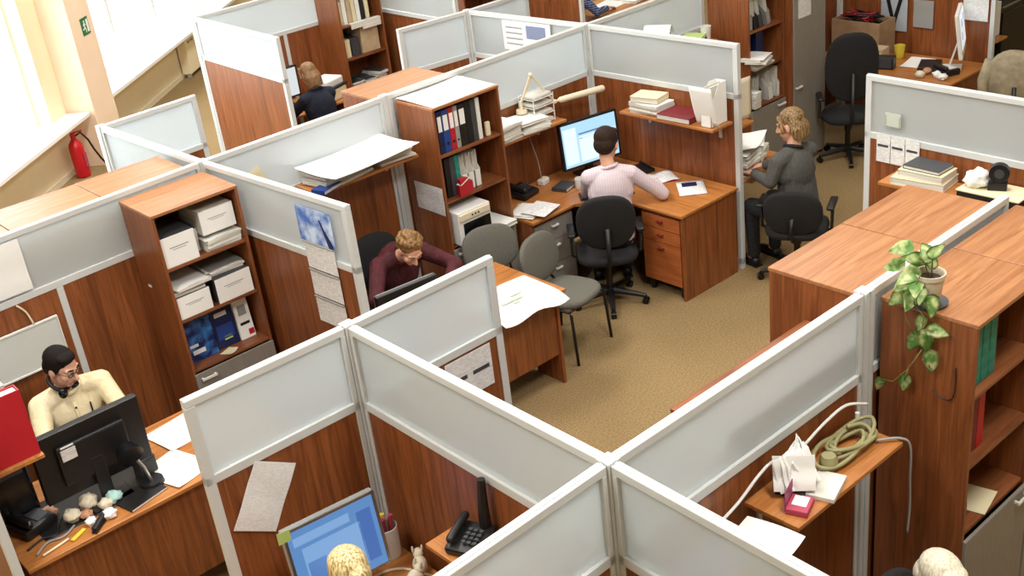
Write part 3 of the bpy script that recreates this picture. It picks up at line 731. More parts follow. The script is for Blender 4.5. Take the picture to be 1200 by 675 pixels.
front_book('bright blue printed book, left of three on the lower shelf', 2.61, 6.54, .747, .21, .29, 'blue_print', -.12, (('white_plastic', -.07, .02, .05, .08), ('white_plastic', -.08, -.02, .1, .12)))
front_book('dark navy printed book, middle of three on the lower shelf', 2.805, 6.56, .747, .16, .30, 'navy', -.12, (('white_plastic', -.05, .04, .22, .25), ('blue', -.06, .06, .06, .16), ('lime', -.02, .04, .05, .08)))
front_book('white printed book, right of three on the lower shelf', 2.95, 6.55, .747, .11, .29, 'paper', -.12, (('black', -.035, .035, .1, .12), ('red', .01, .05, .02, .06), ('grey_plastic', -.03, .03, .17, .24)))
paper('small cream note lying before the blue books', 2.76, 6.49, .747, .4, .1, .08, 'paper_cream', .01, name='note')
# B
xs = 4.76
for i, (w, mt, lb, c) in enumerate(((.05, 'navy', 'paper', 'navy binder at the left end of the top binder row'), (.062, 'blue', 'paper', 'bright blue binder, second in the top binder row'),
        (.05, 'red', 'paper', 'red binder beside the bright blue one'), (.042, 'grey_plastic', 'paper', 'grey binder right of the red one'), (.07, 'black', 'paper', 'wide black binder with a large white label'),
        (.055, 'black', None, 'plain black binder right of the wide labelled one'), (.05, 'dark_grey', None, 'dark grey binder near the right of the top row'), (.04, 'white_plastic', None, 'white binder closing the top binder row'))):
    binder(c, xs+w/2, 6.535, 1.476, 0, w-.003, .325, .29, mt, lb, 'binders on the top shelf'); xs += w
m = MB(); m.box(-.02, .02, -.012, .012, 0, .11, .004); solo('note_box', m, 'cream_plastic', 'small cream box standing right of the binder row', 'box', (5.24, 6.55, 1.476))
xs = 4.79
for i, (w, mt, c) in enumerate(((.05, 'black', 'black binder at the left of the second binder row'), (.05, 'dark_grey', 'dark grey binder in the second binder row'), (.045, 'teal', 'teal binder in the second binder row'))):
    binder(c, xs+w/2, 6.56, 1.111, 0, w-.003, .31, .28, mt, None, 'binders on the second shelf'); xs += w
for i, c in enumerate(('white catalogue, left of three beside the teal binder', 'white catalogue, middle of three beside the teal binder', 'white catalogue, right of three beside the teal binder')):
    mag_file(c, xs+.035+i*.064, 6.56, 1.111, 0, 'white_plastic', .055, .30, .26, group='catalogues on the second shelf')
t = thing('red_box', 'red box with a white flap before the white catalogues', 'box', (4.93, 6.50, 1.111), .15)
m = MB(); m.prism([(-.08, 0), (.07, 0), (.08, .05), (-.05, .06)], 0, .09); m.prism([(-.06, .005), (.03, .005), (.02, .05), (-.04, .055)], .09, .13); obj('body', m, 'red', t)
m = MB(); m.box(-.03, .08, .0, .05, .10, .106, .001, Matrix.Rotation(rad(-18), 4, 'Y')); obj('flap', m, 'white_plastic', t)
t = thing('printer', 'white boxy printer with a dark front in the binder bookcase', 'printer', (4.92, 6.44, .747))
m = MB(); m.box(-.16, .16, .0, .36, 0, .27, .008); obj('body', m, 'white_plastic', t)
m = MB(); m.box(-.12, .15, -.004, .004, .03, .175, .003); obj('paper_bay', m, 'black_gloss', t)
m = MB(); m.box(-.15, .15, -.012, .02, .2, .255, .006); obj('front_lip', m, 'cream_plastic', t)
m = MB()
for q in (-.03, 0, .03): m.cyl((q, -.012, .228), (q, -.016, .228), .008, seg=10)
obj('button', m, 'dark_grey', t)
stack('white papers lying right of the boxy printer', 5.20, 6.56, .747, .1, .21, .29, 4, .008, seed=18, jit=.006, ang=3)
paper('big white sheet covering the top of the binder bookcase', 5.03, 6.73, 1.852, .03, .62, .44, curl=.012, seed=3)
wall_sheet('printed sheet taped to the side of the binder bookcase', (4.705, 6.68, 1.118), -PI/2, .34, .22)
# F
xs = 4.05
for i, c in enumerate(('teal binder at the left end of the right edge bookcase', 'second teal binder from the left in the right edge bookcase', 'third teal binder from the left in the right edge bookcase', 'fourth teal binder, beside the dark gap in the right edge bookcase')):
    binder(c, xs+.031, 2.03, 1.476, 0, .058, .32, .28, 'teal', None, 'teal binders in the right bookcase'); xs += .064
xs = 4.055
for w, mt, c in ((.05, 'teal', 'teal binder on the middle shelf of the right bookcase'), (.04, 'black', 'black binder beside the middle shelf teal one'), (.06, 'maroon', 'dark red binder on the middle shelf'), (.06, 'red', 'bright red binder right of the dark red one')):
    binder(c, xs+w/2, 2.04, 1.111, 0, w-.004, .31, .28, mt, None, 'binders on the middle shelf at right'); xs += w
mag_file('grey magazine file on the lower shelf of the right bookcase', 4.09, 2.02, .747, 0, 'grey_plastic', .07, .26, .24)
paper('grey paper lying on the lower shelf of the right bookcase', 4.3, 2.14, .747, .2, .2, .28, 'paper_cream', .01, seed=6)
# G far
for i, (dx, l, mt, c) in enumerate(((.08, .0, 'grey_plastic', 'grey file at the left of the far bookcase top shelf'), (.16, .14, 'black', 'leaning black file in the far bookcase'), (.24, .2, 'dark_grey', 'leaning dark grey file in the far bookcase'), (.36, .2, 'grey_plastic', 'leaning pale grey file in the far bookcase'))):
    mag_file(c, 8.38+dx, 6.54, 1.478, 0, mt, .06, .28, .24, -l)
stack('paper heap on the second shelf of the far bookcase', 8.56, 6.62, 1.112, .1, .3, .3, 5, .016, seed=21)
binder('blue binder standing in the far paper-stuffed bookcase', 8.67, 6.60, 1.112, 0, .11, .3, .2, 'navy', None)
stack('loose papers jutting from the second shelf of the far bookcase', 8.50, 6.50, 1.196, .3, .26, .2, 3, .012, seed=22)
mag_file('dark magazine file on the third shelf of the far bookcase', 8.56, 6.55, .747, 0, 'dark_grey', .12, .27, .24)
mag_file('white slanting magazine file on the third shelf, far bookcase', 8.74, 6.53, .747, 0, 'white_plastic', .07, .29, .24, -.12)
mag_file('white upright magazine file on the third shelf, far bookcase', 8.85, 6.53, .747, 0, 'white_plastic', .05, .3, .24)
stack('white papers on the third shelf at the left, far bookcase', 8.45, 6.60, .747, .1, .09, .28, 6, .025, seed=23, jit=.004)
# I newspapers
for i in range(7):
    nb_ = binder('newspaper bundle standing on the top shelf behind the navy sweater woman', 6.83+.06*i, 10.86, 1.477, 0, .05, .26+.02*(i % 3), .26, ('paper_cream', 'paper', 'beige', 'paper_cream', 'paper', 'black', 'paper_cream')[i], None, 'newspapers on the far top shelf')
    nb_.name = 'newspaper_bundle'; nb_['category'] = 'newspaper'
m = MB(); m.box(-.2, .2, -.03, .02, .0, .012, .002); m.box(-.2, .17, -.036, -.03, -.05, .012, .001); m.box(-.05, .2, -.04, -.034, -.08, .012, .001)
solo('newspaper', m, 'paper_side', 'newspaper folded over the edge of the far top shelf', 'newspaper', (7.1, 10.82, 1.477))
for i, (x, w, h, mt, c) in enumerate(((6.85, .08, .2, 'paper_cream', 'cream box at the left of the newspaper bookcase'), (6.96, .1, .2, 'dark_grey', 'dark box beside the cream one in the newspaper bookcase'), (7.17, .24, .3, 'beige', 'beige carton filling the newspaper bookcase shelf'))):
    t = thing('carton', c, 'box', (x, 10.86, 1.112)); m = MB(); m.box(-w/2, w/2, 0, .3, 0, h, .004); obj('body', m, mt, t)
    m = MB(); m.box(-w/2-.002, w/2+.002, -.002, .302, h-.03, h+.004, .002); obj('lid', m, mt, t)
for i in range(3):
    stack('dark folders lying low in the newspaper bookcase', 6.9+.17*i, 10.98, .747, .1*i, .15, .28, 4+i, .02, seed=30+i, top='dark_grey', group='dark folders in the newspaper bookcase')
# low shelf with white papers at its right

# ------------------------------------------------------------------ sheets on partitions
wall_sheet('tilted grey printed sheet pinned below the left glass panel', (1.752, 4.138, 1.275), 0, .225, .335, 'sheet_dense', tilt=rad(32))
t = thing('notice_sheet', 'two-page notice with dark bars on the small partition before the man in maroon', 'notice', (2.98, 4.125, 1.33))
m = MB(); m.box(-.15, .15, -.002, 0, -.12, .12); obj('page', m, 'print_xz', t)
m = MB()
for a, b in ((-.13, -.02), (.02, .13)): m.box(a, b, -.0035, -.0015, -.01, .012)
obj('dark_bar', m, 'dark_grey', t)
def along(P, Q, u, off):
    P, Q = Vector(P), Vector(Q); d = (Q-P).normalized(); n = Vector((-d.y, d.x)); v = P+d*u+n*off
    return v, math.atan2(d.y, d.x)
wall_sheet('small cream note on the glass behind the calendar partition', (3.46, 6.93, 1.64), 0, .12, .17, 'paper_cream', tilt=rad(-24))
# calendar on panel (3.10,6.95)->(3.20,5.40): visible face looks to -x
v, ya = along((3.10, 6.95), (3.20, 5.40), 1.235, -.026)
t = thing('calendar', 'wall calendar with a blue dancer picture over printed month sheets', 'calendar', (v.x, v.y, 1.70), ya)
m = MB(); m.box(-.175, .175, -.003, 0, -.115, .115); obj('picture', m, noise_mat('calendar_blue', srgb(70, 110, 190), srgb(200, 220, 246), (1, 1, 1), 9, 3, .4, lo=.4, hi=.62), t)
m = MB(); m.capsule((.06, -.003, .05), .015, (.09, -.003, -.02), .018); m.capsule((.09, -.003, -.02), .02, (.13, -.003, -.1), .03); m.ell((.05, -.003, .075), (.012, .004, .014)); m.rot(Matrix.Diagonal((1, .2, 1, 1))); obj('dancer_shape', m, 'navy', t)
for k in range(3):
    m = MB(); m.box(-.15, .15, -.003, 0, -.30-.19*k, -.125-.19*k); obj('month_sheet', m, 'print_xz', t)
    m = MB(); m.box(-.15, .15, -.012, 0, -.126-.19*k, -.119-.19*k); obj('binding_strip', m, 'grey_plastic', t)
v, ya = along((6.73, 8.49), (6.82, 7.01), .78, -.026)
t = thing('picture_notice', 'white notice with a small grey picture behind the pink shirt cubicle', 'notice', (v.x, v.y, 1.73), ya)
m = MB(); m.box(-.3, .3, -.002, 0, -.14, .13); obj('page', m, 'paper', t)
m = MB(); m.box(.0, .24, -.0035, -.0015, -.02, .1); obj('picture', m, base_mat('picture_slate', srgb(120, 130, 160), .5), t)
m = MB()
for k in range(4): m.box(-.26, -.05, -.0035, -.0015, .06-.05*k, .075-.05*k)
obj('text_lines', m, 'grey_plastic', t)
v, ya = along((6.63, 4.14), (6.58, 2.49), .24, -.026)
t = thing('printed_sheets', 'three printed sheets in a row by the open aisle', 'notice', (v.x, v.y, 1.41), ya)
for k in range(3):
    m = MB(); m.box(-.16+.11*k, -.055+.11*k, -.002, 0, -.1, .1); p = obj('sheet', m, 'print_xz', t)
    m = MB(); m.box(-.15+.11*k, -.07+.11*k, -.0035, -.0015, .01, .026); obj('dark_bar', m, 'dark_grey', p)
v, ya = along((6.63, 4.14), (6.58, 2.49), .2, -.03)
t = thing('sticker', 'faint square sticker on the glass beside the open aisle', 'sticker', (v.x, v.y, 1.62), ya)
m = MB(); m.box(-.06, .06, -.002, 0, -.05, .05); obj('film', m, base_mat('sticker_film', srgb(196, 204, 192), .6), t)
m = MB()
for q in ((-.055, .055, -.05, -.043), (-.055, -.048, -.05, .03), (.048, .055, -.05, .03)): m.box(q[0], q[1], -.003, -.0015, q[2], q[3])
obj('outline', m, base_mat('sticker_line', srgb(150, 160, 146), .6), t)
wall_sheet('large white sheet covering the glass at the left picture edge', (1.51, 6.838, 1.69), .04, .56, .33, 'paper')
t = thing('pinboard', 'pale grey pinboard behind the head of the man in cream', 'pinboard', (1.62, 6.842, 1.155), .04)
m = MB(); m.box(-.24, .24, -.014, 0, -.145, .145, .002); obj('board', m, base_mat('board_grey', srgb(206, 210, 206), .6), t)
m = MB()
for q in ((-.25, .25, .14, .152), (-.25, .25, -.152, -.14), (-.25, -.24, -.14, .14), (.24, .25, -.14, .14)): m.box(q[0], q[1], -.02, 0, q[2], q[3], .002)
obj('frame', m, 'white_plastic', t)
cable('white_cable', 'thin white cable hanging on the wood above the pinboard', [(1.66, 6.84, 1.46), (1.70, 6.835, 1.40), (1.72, 6.83, 1.31)], .006, 'cream_plastic')

# ------------------------------------------------------------------ red folder and left desk
t = thing('folder', 'red file folder standing on the left edge shelf', 'folder', (1.035, 5.38, 1.286))
m = MB(); m.box(-.145, .155, -.005, .002, 0, .37, .002); m.box(-.145, .155, .068, .075, 0, .37, .002); m.box(.148, .155, 0, .07, 0, .37, .002); obj('cover', m, 'red', t)
m = MB(); m.box(-.14, .145, .004, .066, .01, .36); obj('pages', m, 'paper', t)
stack('white papers topped on the shelf behind the red folder', 1.03, 5.62, 1.286, 0, .24, .3, 12, .03, seed=41, jit=.006, ang=2)
monitor('big black monitor seen from behind before the man in cream', 1.48, 5.575, .751, PI, .60, .41, scr=('scr_sky',), tilt=rad(-4))
t = thing('sticker', 'white sticker on the back of the big black monitor', 'sticker', (1.36, 5.563, 1.20), PI)
t.location = (1.345, 5.511, 1.128); t.rotation_euler = (rad(4), 0, 0)
m = MB(); m.box(-.04, .04, -.002, 0, -.035, .035); obj('label', m, 'print_xz', t)
m = MB(); m.box(-.035, .035, -.002, 0, .045, .055); obj('top_strip', m, 'paper', t)
keyboard('black keyboard under the hands of the man in cream', 1.55, 5.86, .751, PI)
mouse('black mouse by the right hand of the man in cream', 1.30, 5.88, .751, PI)
t = thing('desk_lamp', 'black round-headed desk lamp before the big black monitor', 'lamp', (1.70, 5.47, .7555))
m = MB(); m.cyl((0, 0, 0), (0, 0, .025), .07, .065, 20); obj('base', m, 'black', t, smooth=True)
m = MB(); m.tube([(0, 0, .02), (-.02, 0, .12), (-.05, .0, .2), (-.07, -.01, .24)], .01); obj('arm', m, 'chrome', t, smooth=True)
m = MB(); m.cyl((-.08, -.04, .24), (-.08, .02, .27), .075, .05, 24); obj('lamp_head', m, 'black_gloss', t, smooth=True)
t = thing('speaker', 'dark grey speaker block on the desk below the black monitor', 'speaker', (1.73, 5.60, .751), .25)
m = MB(); m.box(-.055, .055, -.04, .04, 0, .11, .008); obj('body', m, 'dark_grey', t)
m = MB(); m.box(-.045, .045, -.043, -.038, .012, .098); obj('grille', m, 'black', t)
paper('white sheet at the right end of the cream shirt desk, rear one', 2.05, 5.84, .752, .15, .30, .30, seed=4, curl=.01)
paper('white sheet at the front edge of the cream shirt desk', 1.86, 5.50, .752, .28, .27, .34, seed=5, curl=.01)
t = thing('notebook', 'black closed notebook at the front edge of the cream shirt desk', 'notebook', (1.60, 5.42, .751), .22)
m = MB(); m.box(-.12, .12, -.09, .09, 0, .014, .003); obj('cover', m, 'black', t)
m = MB(); m.box(-.117, .117, -.091, -.08, .003, .011); obj('pages', m, 'paper_side', t)
for i, (x, y, r_, mt, c) in enumerate(((1.37, 5.56, .05, 'tissue', 'largest crumpled beige tissue in the heap below the black monitor'), (1.26, 5.51, .045, 'tissue', 'crumpled pale tissue left of the largest one'), (1.405, 5.37, .036, 'paper', 'crumpled white paper nearest the desk edge'),
        (1.31, 5.39, .03, 'paper', 'small crumpled white paper beside the black clip'), (1.49, 5.49, .044, 'teal_pale', 'pale teal crumpled cloth right of the tissue heap'), (1.43, 5.47, .038, 'tissue', 'crumpled tissue between the largest one and the teal cloth'), (1.32, 5.47, .034, 'orange_ball', 'tan crumpled wrapper in the middle of the heap'), (1.18, 5.64, .045, 'orange_ball', 'tan crumpled bag at the left of the monitor foot'))):
    m = MB(); crumple(m, (0, 0, r_*.62), r_, i+2, .75); solo('crumpled_paper', m, mt, c, 'crumpled paper', (x, y, .751), i, smooth='all')
m = MB(); m.box(-.05, .05, -.012, .012, 0, .012, .003); solo('highlighter', m, 'yellow', 'small yellow highlighter at the desk edge', 'highlighter', (1.22, 5.35, .751), .5)
t = thing('stapler', 'black stapler lying before the tissue heap', 'stapler', (1.33, 5.335, .751), .7)
m = MB(); m.box(-.06, .06, -.016, .016, 0, .012, .003); obj('base', m, 'black', t)
m = MB(); m.box(-.055, .06, -.014, .014, .018, .04, .006, Matrix.Rotation(rad(-6), 4, 'Y')); obj('arm', m, 'black', t)
t = thing('desk_phone', 'black desk phone in the dark left corner of the cream shirt desk', 'phone', (1.08, 5.62, .751), .3)
m = MB(); m.box(-.1, .1, -.09, .09, 0, .06, .015); obj('body', m, 'black', t, smooth=True)
m = MB(); m.capsule((-.06, -.08, .085), .022, (-.06, .08, .085), .022); obj('handset', m, 'black_gloss', t, smooth=True)
m = MB(); m.box(0, .08, -.06, .05, .058, .066, .002); obj('keypad', m, 'dark_grey', t)
for i, pts in enumerate(([(1.0, 5.36, .757), (1.08, 5.42, .757), (1.16, 5.40, .757), (1.24, 5.45, .757)], [(.98, 5.44, .757), (1.07, 5.47, .76), (1.14, 5.45, .757), (1.2, 5.55, .757), (1.27, 5.62, .757)], [(1.02, 5.33, .757), (1.1, 5.345, .757), (1.17, 5.36, .757)])):
    cable('cable', ('grey cable lying along the desk edge, nearest the end post', 'black cable looping toward the black desk phone', 'short beige cable at the very front desk corner')[i], pts, .006, ('grey_plastic', 'black', 'cream_plastic')[i])

t = thing('desk_pad', 'large black desk pad under the big black monitor', 'desk pad', (1.42, 5.60, .7505))
m = MB(); m.box(-.34, .34, -.16, .22, 0, .004, .0015); obj('pad', m, 'black', t)
m = MB(); m.box(-.34, .34, -.165, -.155, 0, .006, .002); obj('front_edge', m, 'dark_grey', t)
t = thing('computer_case', 'black computer case in the dark corner under the red folder shelf', 'computer', (1.06, 5.86, .751), .05)
m = MB(); m.box(-.1, .1, -.17, .17, 0, .40, .006); obj('case', m, 'black', t)
m = MB(); m.box(-.095, .095, -.176, -.168, .02, .39, .004); obj('front_cover', m, 'black_gloss', t)
m = MB(); m.box(-.07, .07, -.18, -.175, .30, .33, .002); obj('drive_slot', m, 'dark_grey', t)

# ------------------------------------------------------------------ maroon desk
t = thing('drawing_sheet', 'large white drawing spread over the end of the maroon shirt desk', 'drawing', (4.40, 5.44, .752), -.06)
m = MB(); m.sheet(.56, .50, 12, 12, lambda u, v: -.10*max(0, .26-v)**1.3*(1.2+math.sin(9*u)) + .004*math.sin(6*u+4*v)+.006, .0015); 
obj('sheet', m, 'paper', t, smooth='all')
m = MB()
for q in ((-.12, .06, -.02, .02), (.0, .1, .04, .07), (-.05, .0, -.06, -.03)): m.box(q[0], q[1], q[2], q[3], .0125, .0135)
obj('drawn_figure', m, base_mat('pale_green_ink', srgb(190, 208, 190), .8), t)
monitor('monitor turned to the man in maroon, only its grey top edge visible', 3.66, 5.62, .751, PI-.1, .46, .27, 'grey_plastic', ('scr_sky',), 0, 'black')
t = thing('pen_holder', 'small grey pen holder beside the screen of the man in maroon', 'pen holder', (3.42, 5.42, .751))
m = MB(); m.lathe([(.035, 0), (.038, .005), (.038, .1), (.034, .1), (.034, .02)]); obj('cup', m, 'grey_plastic', t, smooth=True)
for k in range(4):
    m = MB(); m.cyl((.012*math.cos(k*1.6), .012*math.sin(k*1.6), .02), (.03*math.cos(k*1.6), .03*math.sin(k*1.6), .16), .004, seg=8); obj('pen', m, ('paper', 'lime', 'black', 'blue')[k], t)
paper('white sheet on the desk beside the calendar partition', 3.42, 5.86, .752, .3, .25, .3, seed=9)
keyboard('keyboard before the man in maroon', 3.85, 5.9, .751, PI)

# ------------------------------------------------------------------ pink cubicle desk
monitor('monitor with a pale blue screen in front of the man in pink', 6.40, 6.66, .751, -.20, .58, .40, 'black', ('scr_sky', ('scr_white', .3, .97, .06, .66), ('scr_bar', .3, .75, .7, .735), ('scr_bar', .3, .75, .60, .625), ('scr_white', .03, .26, .06, .9)), rad(-6))
t = thing('mug', 'small white mug at the foot of the pale blue screen', 'mug', (6.10, 6.50, .751))
m = MB(); m.lathe([(.036, 0), (.04, .006), (.042, .09), (.038, .09), (.036, .012)]); obj('cup', m, 'white_plastic', t, smooth=True)
m = MB(); m.tube([(.04, 0, .02), (.065, 0, .03), (.07, 0, .05), (.06, 0, .072), (.04, 0, .075)], .006); obj('handle', m, 'white_plastic', t, smooth=True)
keyboard('black keyboard on the pink shirt desk', 6.12, 6.22, .751, -.65)
phone('dark desk phone at the left end of the pink shirt desk', 5.72, 6.80, .751, .2)
t = thing('adaptor', 'white power adaptor under the lamp shelf', 'adaptor', (6.0, 6.84, .751), .3)
m = MB(); m.box(-.05, .05, -.035, .035, 0, .05, .01); obj('body', m, 'white_plastic', t)
m = MB(); m.box(-.04, .04, -.02, .02, .05, .056, .002); obj('lid', m, 'cream_plastic', t)
book('dark grey closed box file left of the pale blue screen', 6.03, 6.62, .751, .3, .18, .14, .03, 'dark_grey', name='box_file', cat='box file')
cable('white_cable', 'white cable hanging down from the lamp shelf to the desk', [(5.98, 6.84, .81), (5.99, 6.87, .95), (5.97, 6.9, 1.1), (5.96, 6.93, 1.26)], .005, 'grey_plastic')
stack('newspaper-like papers on the grey drawer side of the pink shirt desk', 5.50, 6.50, .751, .45, .25, .2, 3, .008, seed=44)
paper('white sheet slipping over the left desk front beside the printer', 5.55, 6.40, .782, .3, .26, .22, 'print_xy', .01, seed=3)
m = MB(); m.sheet(.30, .22, 16, 8, lambda u, v: .02*abs(math.sin(PI*(u*2)))*(.3+abs(u-.5)), .004)
t = thing('open_book', 'open book under the hand of the man in pink', 'book', (6.60, 6.08, .752), -.5)
obj('pages', m, 'print_xy', t, smooth='all'); m = MB(); m.box(-.155, .155, -.115, .115, -.0005, .001); obj('cover', m, 'red', t)
t = thing('brochure', 'printed white brochure at the corner of the right desk wing', 'brochure', (6.58, 5.71, .752), -.75)
m = MB(); m.sheet(.22, .29, 6, 6, lambda u, v: .003*u, .006); obj('pages', m, 'print_xy', t, smooth='all')
m = MB(); m.box(-.07, .05, .03, .11, .0075, .0105); obj('picture', m, 'navy', t)
t = thing('tray', 'black flat tray on the desk right of the pale blue screen', 'tray', (6.66, 6.36, .751), -.3)
m = MB(); m.box(-.09, .09, -.12, .12, 0, .008, .003); m.box(-.09, -.083, -.12, .12, .0, .03); m.box(.083, .09, -.12, .12, 0, .03); obj('base', m, 'black', t)

# ------------------------------------------------------------------ grey sweater desk
stack('tall untidy paper stack behind the post by the grey sweater woman', 7.10, 5.66, .751, .2, .32, .3, 9, .02, seed=51, jit=.03, ang=9)
stack('paper stack at the elbow of the grey sweater woman', 7.30, 5.68, .751, .5, .28, .24, 7, .022, seed=52, jit=.025, ang=10)
paper('bent white sheets on the paper stacks of the grey sweater woman', 7.18, 5.66, .955, .4, .45, .3, curl=.05, seed=5)
m = MB(); m.sheet(.22, .34, 8, 8, lambda u, v: .05*(u-.3)**2, .003); m.rot(Matrix.Translation((0, 0, .18)) @ Matrix.Rotation(PI/2, 4, 'X'))
solo('plastic_bag', m, 'tissue', 'pale plastic bag standing on the shelf behind the right partition', 'bag', (6.99, 5.52, 1.221), .1, smooth='all')
stack('white paper heap on the shelf seen above the partition top', 7.56, 6.86, 1.441, .4, .26, .22, 8, .022, seed=60, jit=.03, ang=14)
m = MB(); m.sheet(.22, .24, 8, 8, lambda u, v: -.09*abs(u-.5)*2*abs(u-.5)*2+.09, .002); solo('bent_sheet', m, 'paper', 'white sheet arched like a tent on the paper heap above the partition', 'paper', (7.56, 6.86, 1.63), .5, smooth=True)
m = MB(); m.box(-.1, .1, -.006, .006, 0, .2, .002, Matrix.Rotation(rad(-18), 4, 'X')); solo('picture_card', m, base_mat('picture_mauve', srgb(120, 104, 112), .5), 'small dark picture card standing above the partition top', 'picture', (7.74, 6.90, 1.441), .2)
book('green folder lying on a black box above the partition top', 7.98, 6.83, 1.491, .4, .26, .2, .025, 'lime', name='folder', cat='folder')
m = MB(); m.box(-.13, .13, -.1, .1, 0, .05, .004); solo('black_box', m, 'black', 'black flat box under the green folder', 'box', (7.98, 6.83, 1.441), .4)
t = thing('mug', 'white cup right of the green folder', 'cup', (8.16, 6.82, 1.441)); m = MB(); m.lathe([(.04, 0), (.045, .01), (.05, .13), (.045, .13), (.04, .02)]); obj('cup', m, 'white_plastic', t, smooth=True)

# ------------------------------------------------------------------ P12 shelf
book('thick cream book at the bottom of the pair on the far wall shelf', 6.46, 3.62, 1.291, -PI/2+.1, .36, .23, .05, 'paper_cream')
book('cream book upon the thick one on the far wall shelf', 6.46, 3.60, 1.342, -PI/2+.02, .31, .2, .05, 'paper_cream')
book('dark book on top of the two cream ones', 6.47, 3.60, 1.393, -PI/2-.03, .26, .18, .025, 'dark_grey')
t = thing('paper_tray', 'black paper tray with pale lid right of the cream books', 'tray', (6.45, 3.13, 1.291), -PI/2)
m = MB(); m.box(-.2, .2, -.11, .11, 0, .05, .004); obj('tray', m, 'black', t)
m = MB(); m.box(-.205, .205, -.115, .115, .05, .06, .003); obj('lid', m, 'paper_cream', t)
m = MB(); crumple(m, (0, 0, .05), .075, 5, .8); solo('crumpled_paper', m, 'paper', 'crumpled white napkins on the pale tray lid', 'crumpled paper', (6.45, 3.25, 1.352), 0, smooth='all')
t = thing('tape_dispenser', 'black tape dispenser standing on the pale tray lid', 'tape dispenser', (6.46, 3.12, 1.352), .4)
m = MB(); m.prism([(-.03, -.05), (.03, -.05), (.03, .06), (-.03, .06)], 0, .05); m.cyl((-.025, .0, .11), (.025, .0, .11), .06, seg=20); m.box(-.02, .02, -.02, .02, .04, .09); obj('body', m, 'black', t, smooth=True)
m = MB(); m.cyl((-.027, 0, .11), (.027, 0, .11), .03, seg=16); obj('roll', m, 'dark_grey', t, smooth=True)

# ------------------------------------------------------------------ cable shelf (right foreground)
t = thing('napkin_pile', 'pile of white folded napkins on the cable shelf', 'napkins', (3.26, 2.335, 1.311), .25)
for k in range(7):
    m = MB(); m.sheet(.17, .15, 8, 8, lambda u, v, k=k: .018*math.sin(2.4*u+k)*v+.004*math.sin(8*v+k), .004)
    m.rot(Matrix.Translation((-.055+.018*k, -.012+.006*math.sin(k*2), .105+.006*math.sin(k*3))) @ Matrix.Rotation(rad(-62+17*k), 4, 'Z') @ Matrix.Rotation(rad(66+5*math.sin(k*2.2)), 4, 'X') @ Matrix.Rotation(rad(8*math.sin(k*1.7)), 4, 'Z')); obj('napkin', m, 'paper', t, smooth=True)
m = MB(); m.box(-.09, .07, -.06, .06, 0, .03, .004); obj('holder', m, 'black', t)
t = thing('pink_box', 'small pink box with a white window at the end of the cable shelf', 'box', (3.145, 2.235, 1.311), .35)
m = MB(); m.box(-.055, .055, -.045, .045, 0, .028, .003); obj('carton', m, 'pink', t)
m = MB(); m.box(-.02, .045, -.03, .03, .0275, .0295); obj('white_window', m, 'paper', t)
m = MB(); m.box(-.055, .055, .044, .048, .01, .1, .001); obj('flap', m, 'magenta', t)
m = MB(); m.box(-.09, .09, -.06, .06, 0, .022, .003); solo('white_case', m, 'paper_side', 'flat white case right of the pink box', 'case', (3.32, 2.23, 1.311), .3)
m = MB()
P = []
rr = random.Random(3)
for i in range(46):
    a = i*.72; q = .5+.5*math.sin(i*.37)
    P.append((.17*math.cos(a)*(.6+.4*q)+.05*math.sin(i*.21), .075*math.sin(a)*(.6+.4*q), .02+.03*(1+math.sin(i*1.3))+.0012*i))
o = cable('coiled_cable', 'tangled olive cable heap on the cable shelf', [(3.60+p[0], 2.315+p[1], 1.312+p[2]*.55) for p in P], .0095, 'olive_cable')
cable('white_cable', 'white cable running along the partition to the olive cable heap', [(2.86, 2.41, 1.33), (2.98, 2.41, 1.36), (3.10, 2.405, 1.42), (3.20, 2.41, 1.43), (3.35, 2.40, 1.40), (3.55, 2.40, 1.44), (3.70, 2.39, 1.46), (3.82, 2.36, 1.42)], .007, 'white_plastic')
cable('grey_cable', 'grey cable dangling from the cable shelf end', [(3.72, 2.25, 1.325), (3.79, 2.18, 1.33), (3.83, 2.15, 1.28), (3.84, 2.15, 1.1), (3.85, 2.15, .95), (3.84, 2.15, .8)], .006, 'grey_plastic')
m = MB(); m.lathe([(.03, 0), (.038, .01), (.04, .05), (.03, .065), (.03, .07)]); solo('glass_jar', m, 'olive_cable', 'small olive jar between the napkins and the cables', 'jar', (3.44, 2.30, 1.311), smooth=True)
m = MB(); m.cyl((0, 0, 0), (0, 0, .09), .012, .010); solo('plug', m, 'white_plastic', 'white plug standing up at the end of the cable heap', 'plug', (3.76, 2.37, 1.311), smooth=True)
wall_shelf('wall shelf left of the cable shelf, holding blue and white papers', (2.68, 2.437, 1.275), 0, .52, .25)
paper('pale blue sheet at the left end of the foreground shelves', 2.72, 2.32, 1.2765, .05, .34, .2, 'lightblue', .01, seed=2)
paper('white sheets jutting past the end of the shelf left of the cables', 2.90, 2.24, 1.284, .12, .22, .26, curl=.02, seed=4)

